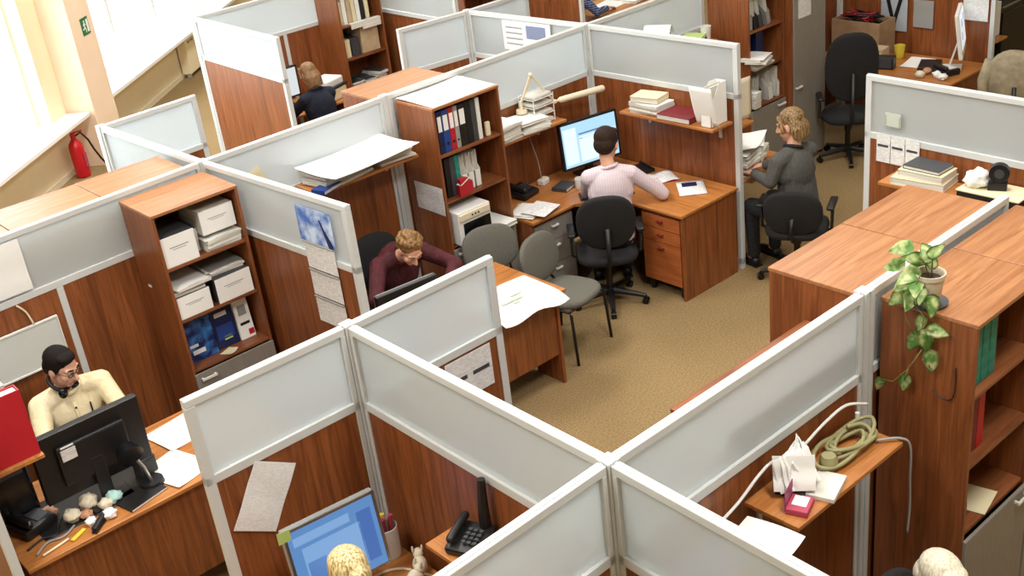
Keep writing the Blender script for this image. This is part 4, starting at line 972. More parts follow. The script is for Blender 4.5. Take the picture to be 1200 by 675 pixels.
# ------------------------------------------------------------------ blonde cubicle
monitor('silver framed monitor with blue windows before the blonde person', 1.90, 3.85, .751, -.12, .46, .39, 'chrome', ('scr_blue', ('scr_mid', .12, .8, .1, .72), ('scr_deep', .78, .95, .12, .85), ('scr_mid', .05, .7, .78, .9), ('scr_deep', .14, .35, .14, .5)), rad(-8), 'grey_plastic', .016)
m = MB(); m.box(-.03, .03, -.002, 0, -.03, .03); solo('sticky_note', m, 'lime', 'lime sticky note on the silver monitor corner', 'sticky note', (1.672, 3.862, 1.235), -.12)
t = thing('pen_cup', 'white cup of bright markers beside the silver monitor', 'pen cup', (2.22, 3.94, .751))
m = MB(); m.lathe([(.05, 0), (.052, .01), (.055, .17), (.05, .17), (.047, .02)]); obj('cup', m, 'white_plastic', t, smooth=True)
for k, c in enumerate(('lime', 'yellow', 'magenta', 'magenta', 'pink')):
    m = MB(); m.cyl((.02*math.cos(k*1.3), .02*math.sin(k*1.3), .03), (.035*math.cos(k*1.3), .035*math.sin(k*1.3), 0.21+.008*k), .013, seg=10); obj('marker', m, c, t)
for i, (x, y) in enumerate(((2.16, 3.66), (2.235, 3.72))):
    t = thing('figurine', ('white porcelain figurine nearest the silver monitor', 'white porcelain figurine nearer the phone shelf')[i], 'figurine', (x, y, .751), i)
    m = MB(); m.ell((0, 0, .045), (.045, .035, .045)); m.ell((.035, 0, .085), (.028, .025, .027)); obj('body', m, 'tissue', t, smooth=True)
    m = MB(); m.ell((.03, .022, .115), (.008, .006, .02)); m.ell((.03, -.022, .115), (.008, .006, .02)); obj('ear', m, 'tissue', t, smooth=True)
cable('beige_cable', 'beige cable crossing the desk to the pen cup', [(2.06, 3.86, .757), (2.14, 3.84, .757), (2.2, 3.78, .757), (2.25, 3.64, .757)], .007, 'cream_plastic')
phone('black desk phone on the shelf above the blonde person', 2.20, 3.21, 1.201, -1.2, 'black').scale = (.86, .86, .86)
t = thing('charging_stand', 'black slim upright gadget behind the shelf phone', 'gadget', (2.275, 3.20, 1.201))
m = MB(); m.tube([(0, 0, .0), (0, 0, .12), (.005, 0, .22), (.012, 0, .30)], [.03, .026, .022, .018]); obj('column', m, 'black', t, smooth=True)
m = MB(); m.cyl((0, 0, 0), (0, 0, .015), .04); obj('base', m, 'black', t)
m = MB(); m.lathe([(.03, 0), (.05, .012), (.055, .03), (.05, .03), (.03, .014)]); solo('saucer', m, 'tissue', 'pale saucer right of the shelf phone', 'saucer', (2.22, 3.0, 1.201), smooth=True)
cable('beige_cable', 'beige coiled cord arching beside the pale saucer', [(2.16, 3.18, 1.21), (2.2, 3.12, 1.24), (2.24, 3.08, 1.28), (2.27, 3.03, 1.28), (2.28, 2.97, 1.24)], .007, 'cream_plastic')
book('black notebook under the beige cord on the phone shelf', 2.17, 3.06, 1.201, -1.4, .18, .1, .015, 'black', name='notebook', cat='notebook')

# ------------------------------------------------------------------ navy woman desk
monitor('black monitor in front of the navy sweater woman', 6.05, 11.0, .751, 0, .36, .34, 'black', ('scr_grey',))
t = thing('printer', 'white printer beside the navy sweater woman', 'printer', (6.48, 10.82, .751), .35)
m = MB(); m.box(-.16, .16, -.14, .14, 0, .13, .015); obj('body', m, 'paper_cream', t)
m = MB(); m.box(-.17, .17, -.15, .15, .135, .155, .006); obj('tray_slot', m, 'black', t)
m = MB(); m.box(-.15, .15, -.12, .14, .15, .24, .02); obj('lid', m, 'white_plastic', t)
paper('white sheet in front of the navy sweater woman', 5.84, 10.80, .752, .4, .3, .22, seed=6)
paper('second white sheet nearer the upright wood partition', 5.57, 10.76, .752, .1, .3, .2, 'paper_cream', seed=3)

# ------------------------------------------------------------------ far right desk
t = thing('monitor', 'white all-in-one monitor on the far desk', 'monitor', (10.36, 5.50, .751), facing(.42, -.9))
Rm = Matrix.Translation((0, 0, .36)) @ Matrix.Rotation(rad(-8), 4, 'X')
m = MB(); m.box(-.25, .25, -.02, .02, -.22, .22, .01, Rm); obj('housing', m, 'white_plastic', t)
m = MB(); m.box(-.235, .235, -.022, -.018, -.14, .205, 0, Rm); s = obj('screen', m, 'scr_grey', t)
m = MB()
for q in ((-.06, .03, .10), (.12, .0, .12), (-.1, .02, -.02)): m.box(q[0]-.025, q[0]+.025, -.024, -.021, q[2]-.035, q[2]+.035, 0, Rm)
obj('window_area', m, 'scr_bar', s)
m = MB(); m.box(-.09, .09, -.03, .15, 0, .012, .004); m.box(-.06, .06, .08, .095, 0, .28, .004, Matrix.Rotation(rad(16), 4, 'X')); obj('stand', m, 'white_plastic', t)
paper('white sheet on the far desk before the yellow cup', 10.33, 5.92, .752, .2, .35, .25, seed=3)
t = thing('mug', 'yellow cup on the far desk', 'cup', (10.42, 6.18, .751)); m = MB(); m.lathe([(.04, 0), (.045, .01), (.055, .13), (.05, .13), (.04, .02)]); obj('cup', m, 'yellow', t, smooth=True)
m = MB(); m.box(-.15, .15, -.1, .1, 0, .03, .004); solo('black_box', m, 'black', 'black keyboard-like block beside the far monitor foot', 'block', (10.28, 5.76, .751), .4)
t = thing('desk_phone', 'black phone at the foot of the white monitor', 'phone', (10.12, 5.50, .751), -.4); m = MB(); m.box(-.1, .1, -.09, .09, 0, .06, .01); obj('body', m, 'black', t); m = MB(); m.capsule((-.06, -.08, .085), .022, (-.06, .08, .085), .022); obj('handset', m, 'black', t, smooth=True); m = MB(); m.box(0, .08, -.06, .06, .058, .066); obj('keypad', m, 'white_plastic', t)
for i, (x, y, mt) in enumerate(((9.93, 5.66, 'tissue'), (10.0, 5.52, 'paper'), (10.06, 5.66, 'orange_ball'), (9.95, 5.44, 'paper'))):
    m = MB(); crumple(m, (0, 0, .03), .045, 20+i); solo('crumpled_paper', m, mt, ('crumpled tissue farthest left on the far desk front', 'crumpled white paper on the far desk front', 'tan wrapper on the far desk front', 'crumpled white paper at the far desk corner')[i], 'crumpled paper', (x, y, .751), i, smooth='all')
t = thing('cardboard_box', 'open cardboard box with wires behind the tall dark chair', 'box', (10.44, 6.62, .751), -PI/2)
m = MB(); k = .01
m.box(-.28, .28, -.15, -.14, 0, .36); m.box(-.28, .28, .14, .15, 0, .36); m.box(-.28, -.27, -.14, .14, 0, .36); m.box(.27, .28, -.14, .14, 0, .36); m.box(-.27, .27, -.14, .14, 0, .01); obj('carton', m, 'cardboard', t)
m = MB()
P = [(.22*math.cos(i*2.4), .11*math.sin(i*1.9), .35+.06*math.sin(i*1.1)) for i in range(26)]; m.tube(P, .011, 6); obj('wires', m, 'black', t, smooth='all')
m = MB(); P = [(.21*math.cos(i*2.1+1), .11*math.sin(i*2.6), .37+.05*math.sin(i*1.7)) for i in range(16)]; m.tube(P, .009, 6); obj('red_wires', m, 'red', t, smooth='all')
t = thing('carton', 'small printed carton on the far desk left end', 'box', (10.17, 6.33, .751), -1.45); m = MB(); m.box(-.14, .14, -.08, .08, 0, .16, .004); obj('body', m, 'beige', t); m = MB(); m.box(-.12, .12, -.083, -.079, .03, .12); obj('label', m, 'print_xz', t)
t = thing('strap_sheet', 'pale sheet with a dark strap hung on the far wood partition', 'sheet', (10.628, 6.38, 1.13), -PI/2)
m = MB(); m.box(-.15, .15, -.004, 0, -.17, .2); obj('sheet', m, base_mat('pale_slate', srgb(170, 178, 186), .7), t)
m = MB()
for sg in (-1, 1): m.box(-.02, .02, -.008, -.004, -.3, .0, 0, Matrix.Translation((0, 0, -.1)) @ Matrix.Rotation(sg*rad(16), 4, 'Y') @ Matrix.Translation((0, 0, .3)))
obj('strap', m, 'black', t)
t = thing('speaker', 'small black speaker box before the printed carton on the far desk', 'speaker', (10.05, 6.12, .751), -1.3); m = MB(); m.box(-.1, .1, -.06, .06, 0, .12, .01); obj('body', m, 'black', t); m = MB(); m.box(-.085, .085, -.064, -.058, .015, .105, .003); obj('grille', m, 'dark_grey', t)
wall_sheet('grey sheet pinned right of the strap sheet', (10.628, 6.05, 1.16), -PI/2, .22, .28, 'grey_plastic')
wall_sheet('white sheet pinned on the far wood above the white monitor', (10.628, 5.50, 1.30), -PI/2, .26, .3, 'print_xz')
wall_sheet('dotted sheet pinned at the far partition by the wardrobe', (10.2, 7.03, 1.22), 0, .2, .3, 'print_xz')
t = thing('binder', 'white binder with a finger hole by the far end post', 'binder', (10.73, 5.44, .951), -PI/2)
m = MB(); m.box(-.045, .045, 0, .2, 0, .33, .003); obj('cover', m, 'white_plastic', t); m = MB(); m.cyl((0, -.002, .06), (0, .002, .06), .022, seg=16); obj('finger_hole', m, 'black', t)
t = thing('black_cabinet', 'black cabinet at the far right edge', 'cabinet', (11.25, 5.6, 0)); m = MB(); m.box(-.3, .9, -.2, .3, 0, 1.7, .006); obj('carcass', m, 'black', t); m = MB(); m.box(-.29, .29, -.215, -.2, .05, 1.15, .004); m.box(.31, .89, -.215, -.2, .05, 1.15, .004); obj('door', m, 'black_gloss', t); m = MB(); m.box(-.29, .89, -.215, -.2, 1.2, 1.215); obj('steel_strip', m, 'chrome', t)

# ------------------------------------------------------------------ chairs
def squircle(w, d, n=28, e=3.2):
    P = []
    for i in range(n):
        a = 2*PI*i/n; c, s = math.cos(a), math.sin(a)
        P.append((w/2*abs(c)**(2/e)*(1 if c >= 0 else -1), d/2*abs(s)**(2/e)*(1 if s >= 0 else -1)))
    return P
def cushion(mb, w, d, th, mtx, bulge=.012, e=3.0):
    """rounded pad in XY with soft edges"""
    rings = []
    for sc, z in ((.90, 0), (.98, th*.18), (1, th*.5), (.98, th*.82), (.90, th), (.5, th+bulge)):
        rings.append([mb.bm.verts.new(mtx @ Vector((x*sc, y*sc, z))) for x, y in squircle(w, d, 28, e)])
    for a, b in zip(rings, rings[1:]):
        for k in range(28): mb.bm.faces.new((a[k], a[(k+1) % 28], b[(k+1) % 28], b[k]))
    mb.bm.faces.new(rings[0][::-1]); mb.bm.faces.new(rings[-1])
def visitor_chair(label, x, y, rz, fab='grey_fabric', group=None):
    t = thing('visitor_chair', label, 'chair', (x, y, 0), rz, group)
    m = MB(); cushion(m, .47, .44, .055, Matrix.Translation((0, -.02, .43))); obj('seat', m, fab, t, smooth='all')
    m = MB(); cushion(m, .45, .36, .045, Matrix.Translation((0, .235, .70)) @ Matrix.Rotation(rad(78), 4, 'X'), .01, 2.6)
    for v in m.bm.verts: v.co.y -= .25*(v.co.x**2)
    obj('backrest', m, fab, t, smooth='all')
    for s in (-1, 1):
        m = MB(); m.tube([(s*.235, -.22, 0), (s*.225, -.19, .40), (s*.215, -.16, .425)], .012); obj('leg', m, 'black', t, smooth='all')
        m = MB(); m.tube([(s*.235, .24, 0), (s*.225, .20, .40), (s*.215, .17, .425)], .012); obj('leg', m, 'black', t, smooth='all')
    m = MB()
    for s in (-1, 1): m.tube([(s*.215, -.17, .42), (s*.215, .18, .42)], .011)
    m.tube([(-.215, -.17, .42), (.215, -.17, .42)], .011); m.tube([(-.215, .18, .42), (.215, .18, .42)], .011); obj('seat_frame', m, 'black', t, smooth='all')
    m = MB()
    for s in (-1, 1): m.tube([(s*.17, .17, .42), (s*.16, .23, .48), (s*.15, .255, .60), (s*.15, .235, .72)], .011)
    obj('back_bracket', m, 'black', t, smooth='all')
    return t
def office_chair(label, x, y, rz, fab='black_fabric', bz=.62, bh=.42, bw=.44, arms=True, tilt=8):
    t = thing('office_chair', label, 'chair', (x, y, 0), rz)
    m = MB()
    for k in range(5):
        a = 2*PI*k/5+.3; m.tube([(0, 0, .11), (.16*math.cos(a), .16*math.sin(a), .09), (.29*math.cos(a), .29*math.sin(a), .07)], [.03, .024, .018])
    m.cyl((0, 0, .07), (0, 0, .14), .04); obj('star_base', m, 'black', t, smooth=True)
    for k in range(5):
        a = 2*PI*k/5+.3; c = Vector((.29*math.cos(a), .29*math.sin(a), .028)); q = Vector((-math.sin(a), math.cos(a), 0))*.022
        m = MB(); m.cyl(c-q, c+q, .028, seg=14); m.cyl(c, c+Vector((0, 0, .045)), .01); obj('castor', m, 'black_gloss', t, smooth=True)
    m = MB(); m.cyl((0, 0, .12), (0, 0, .40), .026); m.cyl((0, 0, .3), (0, 0, .40), .034); obj('gas_column', m, 'black_gloss', t, smooth=True)
    m = MB(); cushion(m, .49, .47, .07, Matrix.Translation((0, -.01, .41))); obj('seat', m, fab, t, smooth='all')
    m = MB(); cushion(m, bw, bh, .055, Matrix.Translation((0, .25, bz+bh/2)) @ Matrix.Rotation(rad(90-tilt), 4, 'X'), .012, 2.5)
    for v in m.bm.verts: v.co.y -= .55*(v.co.x**2)
    obj('backrest', m, fab, t, smooth='all')
    m = MB(); m.tube([(0, .05, .405), (0, .2, .41), (0, .285, .48), (0, .28, bz+bh*.45)], .02); obj('back_bracket', m, 'black', t, smooth='all')
    if arms:
        for s in (-1, 1):
            m = MB(); m.tube([(s*.22, .0, .42), (s*.27, .02, .45), (s*.275, .03, .6), (s*.27, -.02, .64)], .014); m.box(s*.27-.03, s*.27+.03, -.13, .12, .64, .67, .012); obj('armrest', m, 'black', t, smooth='all')
    return t
visitor_chair('grey visitor chair standing free on the carpet', 5.08, 5.68, facing(.22, -.97))
visitor_chair('grey visitor chair tucked in behind the drawing-covered desk', 4.90, 6.02, facing(-.35, -.94)) .location = (4.86, 6.13, 0)
office_chair('black office chair of the man in the pink shirt', 5.78, 5.92, facing(.66, .75), bz=.56, bh=.46, bw=.46)
office_chair('black office chair of the grey sweater woman', 6.98, 4.98, facing(.9, .44), bz=.46, bh=.38, bw=.46)
office_chair('tall black chair at the far cardboard box', 9.42, 6.12, facing(.75, .66), bz=.64, bh=.70, bw=.50)
office_chair('black office chair of the man in cream', 1.66, 6.47, facing(-.05, -1), bz=.5, bh=.34, arms=False)
office_chair('dark office chair of the man in maroon', 4.19, 6.58, facing(-.05, -1), bz=.55, bh=.42, arms=False)
office_chair('black office chair of the blonde person', 1.70, 3.06, facing(.05, 1), arms=False, bz=.5, bh=.4)
office_chair('black chair behind the pale haired person at the bottom edge', 3.36, 1.72, facing(.05, -1), arms=False, bz=.52, bh=.44)
office_chair('black office chair of the navy sweater woman', 6.0, 10.18, facing(0, 1), arms=False, bz=.5, bh=.3)
office_chair('dark office chair of the blue plaid person', 10.1, 10.7, facing(1, .1), arms=False, bz=.5, bh=.36)
office_chair('chair with a beige jacket over its back at the right edge', 10.28, 4.82, facing(.9, .2), arms=False, bz=.55, bh=.46, bw=.44)
m = MB(); cushion(m, .52, .62, .12, Matrix.Translation((0, .25, .78)) @ Matrix.Rotation(rad(84), 4, 'X'), .02, 2.6)
for v in m.bm.verts: v.co.y += -.5*v.co.x**2 + .012*math.sin(26*v.co.x+3*v.co.z)
t = thing('jacket', 'beige jacket hung over the chair back at the right edge', 'jacket', (10.28, 4.82, 0), facing(.9, .2))
for v in m.bm.verts: v.co.y += .04
obj('body', m, 'jacket', t, smooth='all')
for s in (-1, 1):
    m = MB(); m.tube([(s*.23, .22, .98), (s*.28, .26, .8), (s*.27, .27, .55)], [.06, .055, .045]); obj('sleeve', m, 'jacket', t, smooth='all')

# ------------------------------------------------------------------ people
DG = None
def remesh(mb, name, mat, voxel, smooth=2):
    me = mb.mesh(name+'_raw', mat, False)
    o = bpy.data.objects.new(name+'_raw', me); COL.objects.link(o)
    r = o.modifiers.new('r', 'REMESH'); r.mode = 'VOXEL'; r.voxel_size = voxel
    if smooth:
        s = o.modifiers.new('s', 'SMOOTH'); s.iterations = smooth; s.factor = .5
    bpy.context.view_layer.update()
    dg = bpy.context.evaluated_depsgraph_get()
    nm = bpy.data.meshes.new_from_object(o.evaluated_get(dg)); nm.name = name
    bpy.data.objects.remove(o); bpy.data.meshes.remove(me)
    nm.materials.clear(); nm.materials.append(M[mat])
    for p in nm.polygons: p.use_smooth = True
    return nm
def robj(name, mb, mat, parent, voxel=.007, smooth=2):
    o = bpy.data.objects.new(name, remesh(mb, name, mat, voxel, smooth)); COL.objects.link(o); o.parent = parent
    return o
def frame_of(fwd, up=(0, 0, 1)):
    y = Vector(fwd).normalized(); z = Vector(up); z = (z-z.dot(y)*y).normalized(); x = y.cross(z)
    return Matrix((x, y, z)).transposed()
def hand_pieces(mb, w, d, n, side, curl=.5, sc=1.0):
    """palm, four fingers, thumb: w wrist, d finger direction, n palm normal (down), side +1 = thumb towards +x of frame"""
    d = Vector(d).normalized(); n = Vector(n); n = (n-n.dot(d)*d).normalized(); x = n.cross(d)*side; w = Vector(w)
    L = .085*sc
    for k in (-1.5, -.5, .5, 1.5):
        mb.capsule(w+d*.01+x*k*.008, .017*sc, w+d*L+x*k*.02*sc, .0125*sc, 1)
    for k, ln in ((-1.5, .062), (-.5, .078), (.5, .084), (1.5, .074)):
        p = w+d*L+x*k*.0215*sc; a = .25
        for j, f in enumerate((.46, .32, .24)):
            dd = d*math.cos(a)+n*math.sin(a); q = p+dd*ln*f*sc
            mb.capsule(p, (.0098-.0008*j)*sc, q, (.0092-.0008*j)*sc, 1); p = q; a += curl
    p = w+d*.025*sc+x*.028*sc; q = p+(d*.6+x*.8).normalized()*.04*sc; r = q+(d*.9+x*.25+n*.35).normalized()*.032*sc
    mb.capsule(p, .014*sc, q, .0115*sc, 1); mb.capsule(q, .0112*sc, r, .0085*sc, 1)
def person(label, x, y, fx, fy, head, face, nb, elbows, wrists, shirt, hair, style, sw=.165, hands=((0, 1, -.1), (0, 1, -.1)), glasses=False, tr='trousers', sc=1.0, headup=(0, 0, 1), collar=None):
    rz = math.atan2(fy, fx)-PI/2
    t = thing('person', label, 'person', (x, y, 0), rz)
    iv = Matrix.Rotation(-rz, 3, 'Z')
    lc = lambda p: iv @ (Vector(p)-Vector((x, y, 0)))
    H, NB = lc(head), lc(nb)
    F = frame_of(iv @ Vector(face), headup)
    h = lambda p: H + F @ (Vector(p)*sc)
    hips = [Vector((s*.095, .02, .56)) for s in (-1, 1)]
    knees = [Vector((s*.12, .42, .53)) for s in (-1, 1)]
    ank = [Vector((s*.12, .40, .10)) for s in (-1, 1)]
    pel = Vector((0, 0, .56)); ch = pel.lerp(NB, .66); ax = (NB-pel).normalized()
    X = Vector((1, 0, 0)); sh = [NB+X*s*sw-ax*.05 for s in (-1, 1)]
    E = [lc(e) for e in elbows]; Wr = [lc(w) for w in wrists]
    TF = frame_of(Vector((0, 1, 0)), ax)
    def torso(mb, g=0):
        mb.ell(pel, (.165+g, .125+g, .12+g)); mb.ell(pel.lerp(NB, .33), (.145+g, .112+g, .16+g), TF); mb.ell(ch, (.158+g, .118+g, .19+g), TF)
        mb.capsule(sh[0], .058+g, NB-ax*.01, .055+g); mb.capsule(sh[1], .058+g, NB-ax*.01, .055+g)
        mb.capsule(ch+X*.09, .085+g, NB-ax*.09+X*.09, .07+g); mb.capsule(ch-X*.09, .085+g, NB-ax*.09-X*.09, .07+g)
        mb.capsule(pel-X*.06, .11+g, ch-X*.05, .10+g); mb.capsule(pel+X*.06, .11+g, ch+X*.05, .10+g)
    def arm(mb, i, g=0, cut=0):
        mb.capsule(sh[i], .055+g, E[i], .042+g); w = E[i].lerp(Wr[i], 1-cut); mb.capsule(E[i], .042+g, w, .028+g*1.0)
    b = MB(); torso(b)
    for i in (0, 1):
        arm(b, i); b.capsule(hips[i], .085, knees[i], .058); b.capsule(knees[i], .056, ank[i], .036); b.capsule(ank[i]-Vector((0, 0, .04)), .036, ank[i]+Vector((0, .12, -.065)), .03)
        d = (Wr[i]-E[i]).normalized(); hd = iv @ Vector(hands[i]); hand_pieces(b, Wr[i], hd, (0, 0, -1), 1 if i == 0 else -1, .35)
    b.capsule(NB-ax*.02, .06, h((0, -.012, -.07)), .051)
    b.ell(h((0, -.012, .03)), Vector((.074, .094, .088))*sc, F); b.ell(h((0, .028, -.038)), Vector((.058, .062, .075))*sc, F)
    b.ell(h((0, .056, -.088)), Vector((.03, .028, .026))*sc, F)
    b.capsule(h((0, .088, .012)), .009*sc, h((0, .112, -.026)), .0135*sc); b.ell(h((0, .098, -.032)), Vector((.019, .012, .011))*sc, F)
    for s in (-1, 1):
        b.ell(h((s*.040, .058, -.018)), Vector((.026, .024, .022))*sc, F); b.ell(h((s*.074, -.008, -.005)), Vector((.010, .022, .032))*sc, F)
        b.capsule(h((s*.045, .070, .031)), .011*sc, h((s*.014, .084, .028)), .011*sc)
    b.ell(h((0, .082, -.058)), Vector((.026, .012, .012))*sc, F)
    robj('body', b, 'skin', t, .006, 1)
    # face details
    if style != 'back':
        for s in (-1, 1):
            m = MB(); m.ell(h((s*.030, .081, .013)), Vector((.0125, .006, .0065))*sc, F, 12, 8); e = obj('eye', m, 'paper_cream', t, smooth='all')
            m = MB(); m.ell(h((s*.030, .0852, .012)), Vector((.006, .003, .006))*sc, F, 10, 6); obj('iris', m, 'eye_dark', e, smooth='all')
            m = MB(); m.tube([h((s*.046, .076, .036)), h((s*.032, .087, .040)), h((s*.015, .092, .036))], [.003, .005, .004]); obj('eyebrow', m, hair, t, smooth='all')
        m = MB(); m.tube([h((-.024, .085, -.061)), h((-.01, .094, -.059)), h((.01, .094, -.059)), h((.024, .085, -.061))], [.002, .0055, .0055, .002]); obj('lips', m, 'lips', t, smooth='all')
    # hair
    hb = MB(); rr = random.Random(hash(style) % 97 if False else len(label))
    hb.ell(h((0, -.024, .050)), Vector((.082, .096, .082))*sc, F); hb.ell(h((0, -.052, .0)), Vector((.076, .062, .072))*sc, F)
    if style in ('short', 'back'):
        for s in (-1, 1): hb.ell(h((s*.066, -.012, .03)), Vector((.014, .045, .05))*sc, F)
        hb.ell(h((.01, .03, .098)), Vector((.062, .045, .028))*sc, F)
    if style == 'curly':
        for k in range(70):
            a, e = rr.uniform(0, 2*PI), rr.uniform(.05, 1.35)
            v = Vector((math.cos(a)*math.cos(e), math.sin(a)*math.cos(e), math.sin(e)))
            if v.y > .55 and v.z < .55: continue
            hb.ell(h((v.x*.083, -.022+v.y*.095, .045+v.z*.088)), (rr.uniform(.014, .022),)*3, None, 8, 6)
    if style in ('bob', 'long'):
        L = -.085 if style == 'bob' else -.13
        for k in range(44):
            a = PI*(.08+.84*k/43)+PI
            p0 = h((.066*math.cos(a)*1.05, -.015+.075*math.sin(a), .05)); p1 = h((.088*math.cos(a), -.02+.088*math.sin(a), L+rr.uniform(-.012, .012)))
            hb.capsule(p0, .02, h((.094*math.cos(a), -.02+.092*math.sin(a), L*.35)), .021, 1); hb.capsule(h((.094*math.cos(a), -.02+.092*math.sin(a), L*.35)), .021, p1, .014, 1)
        for s in (-1, 1): hb.capsule(h((s*.05, .055, .085)), .018, h((s*.084, .03, -.02)), .016, 1)
    if style == 'tied':
        hb.ell(h((0, -.10, .01)), Vector((.042, .04, .042))*sc, F)
        for s in (-1, 1): hb.ell(h((s*.060, -.02, .03)), Vector((.022, .06, .05))*sc, F)
    ho = robj('hair', hb, hair, t, .006, 6 if style in ('bob', 'long') else 2)
    # clothing
    s_ = MB(); torso(s_, .011)
    for i in (0, 1): arm(s_, i, .012, .10)
    robj('shirt', s_, shirt, t, .009, 2)
    m = MB(); fr = frame_of((h((0, -.012, -.07))-NB).normalized(), (0, 1, 0)); up = (h((0, -.012, -.07))-NB).normalized()
    a0 = Vector((1, 0, 0)); a0 = (a0-a0.dot(up)*up).normalized(); b0 = up.cross(a0)
    ring = [NB+up*.025+.067*math.cos(2*PI*k/20)*a0+.067*math.sin(2*PI*k/20)*b0 for k in range(21)]
    m.tube(ring, .014); obj('collar', m, collar or shirt, t, smooth='all')
    p = MB(); p.ell(pel-Vector((0, 0, .015)), (.178, .138, .118))
    for i in (0, 1): p.capsule(hips[i], .097, knees[i], .07); p.capsule(knees[i], .068, ank[i]+Vector((0, 0, .01)), .052)
    robj('trousers', p, tr, t, .01, 2)
    for i in (0, 1):
        m = MB(); m.capsule(ank[i]+Vector((0, -.015, -.055)), .044, ank[i]+Vector((0, .15, -.066)), .034); m.box(ank[i].x-.04, ank[i].x+.04, ank[i].y-.06, ank[i].y+.18, .0, .016, .006)
        obj('shoe', m, 'black', t, smooth=True)
    if glasses:
        m = MB()
        for s in (-1, 1):
            m.tube([h((s*.031+.021*math.cos(2*PI*k/14), .097-.006*abs(math.cos(2*PI*k/14)), .010+.015*math.sin(2*PI*k/14))) for k in range(15)], .0026, 6)
            m.tube([h((s*.052, .09, .012)), h((s*.072, .05, .014)), h((s*.076, -.005, .012))], .0024, 6)
        m.tube([h((-.010, .099, .012)), h((.010, .099, .012))], .0026, 6); obj('glasses', m, 'black', t, smooth='all')
    return t, h, lc
t1, h1, lc1 = person('man in a cream shirt with glasses and headphones round his neck', 1.66, 6.48, -.02, -1, (1.655, 6.30, 1.225), (.42, -.80, -.40), (1.685, 6.38, 1.045), ((1.90, 6.20, .82), (1.41, 6.22, .84)), ((1.70, 5.98, .79), (1.42, 5.98, .79)), 'shirt_cream', 'hair_dark', 'short', sw=.19, glasses=True, hands=((-.2, -1, -.1), (.25, -1, -.1)))
t1b = [o for o in t1.children if o.name.startswith('shirt')][0]
def on_shirt(x, z):
    dg_ = bpy.context.evaluated_depsgraph_get(); ok, p, n_, i_ = t1b.ray_cast(Vector((x, 1.0, z)), Vector((0, -1, 0)))
    return p if ok else Vector((x, .2, z))
m = MB(); m.tube([on_shirt(0, z)+Vector((0, .002, 0)) for z in (.98, .94, .90, .86, .82, .78)], .011, 6); obj('placket', m, 'shirt_cream', t1, smooth='all')
for z in (.95, .88, .81):
    m = MB(); p = on_shirt(0, z)+Vector((0, .013, 0)); m.cyl(p, p+Vector((0, .004, 0)), .007, seg=10); obj('button', m, 'black', t1, smooth=True)
m = MB(); p = on_shirt(-.09, .90); m.capsule(p+Vector((0, .006, -.03)), .005, p+Vector((0, .008, .04)), .005); obj('pen', m, 'black', t1, smooth=True)
m = MB(); m.tube([h1((.058*math.cos(a), -.01+.062*math.sin(a), -.118-.02*math.sin(a))) for a in [PI*(-.35+1.7*k/16)-PI/2-.0 for k in range(17)]], .012)
hp = thing('headphones', 'black headphones round the neck of the man in cream', 'headphones', t1.location, t1.rotation_euler.z)
obj('band', m, 'black', hp, smooth='all')
for s in (-1, 1):
    m = MB(); m.ell(h1((s*.05, .062, -.135)), (.028, .02, .034)); obj('ear_cup', m, 'black_gloss', hp, smooth='all')
t, hh, lc = person('man in a dark maroon shirt leaning over his desk, curly hair', 4.19, 6.62, -.08, -1, (4.095, 6.16, 1.065), (-.10, -.74, -.66), (4.13, 6.34, .965), ((4.47, 6.16, .80), (3.75, 6.16, .81)), ((4.22, 5.96, .79), (3.96, 5.96, .79)), 'shirt_maroon', 'hair_brown', 'curly', sw=.18, hands=((-.4, -1, -.1), (.3, -1, -.1)))
person('man in a pale pink striped shirt seen from behind, reading a book', 5.86, 5.92, .66, .75, (5.985, 6.04, 1.255), (.80, .42, -.38), (5.945, 5.985, 1.075), ((5.90, 6.22, .86), (6.27, 5.74, .81)), ((6.26, 6.26, .80), (6.46, 5.99, .79)), 'shirt_pink', 'hair_dkbrown', 'short', sw=.165, sc=1.13, hands=((1, .2, -.1), (.5, .7, -.1)))
person('woman in a grey sweater seen from behind beside the paper stacks', 7.02, 4.98, .15, .98, (7.04, 5.08, 1.255), (-.25, .93, -.3), (7.0, 5.03, 1.075), ((6.78, 5.08, .87), (7.25, 5.20, .85)), ((6.98, 5.40, .81), (7.16, 5.44, .81)), 'shirt_grey', 'hair_mixed', 'bob', sw=.17, sc=1.08, hands=((.3, 1, -.1), (-.2, 1, -.1)), collar='black_fabric')
person('woman in a navy sweater with long auburn hair, far left', 6.0, 10.18, .02, 1, (5.985, 10.33, 1.235), (-.2, .95, -.3), (6.0, 10.26, 1.055), ((5.78, 10.45, .84), (6.24, 10.45, .84)), ((5.88, 10.70, .80), (6.12, 10.70, .80)), 'shirt_navy', 'hair_auburn', 'long', sw=.15, sc=.98)
person('person in a blue plaid shirt at the top edge, arm on papers', 10.12, 10.70, 1, .0, (10.34, 10.70, 1.24), (.9, 0, -.4), (10.25, 10.70, 1.06), ((10.38, 10.95, .84), (10.36, 10.42, .83)), ((10.62, 10.86, .80), (10.68, 10.55, .80)), 'shirt_plaid', 'hair_dkbrown', 'short', hands=((1, -.2, -.1), (1, .1, -.1)))
person('blonde person before the silver monitor at the bottom edge', 1.70, 3.08, .05, 1, (1.735, 3.46, 1.215), (.05, .9, -.35), (1.73, 3.33, 1.04), ((1.48, 3.52, .84), (1.96, 3.50, .84)), ((1.60, 3.72, .80), (1.86, 3.72, .80)), 'shirt_black', 'hair_blonde', 'tied', sw=.15)
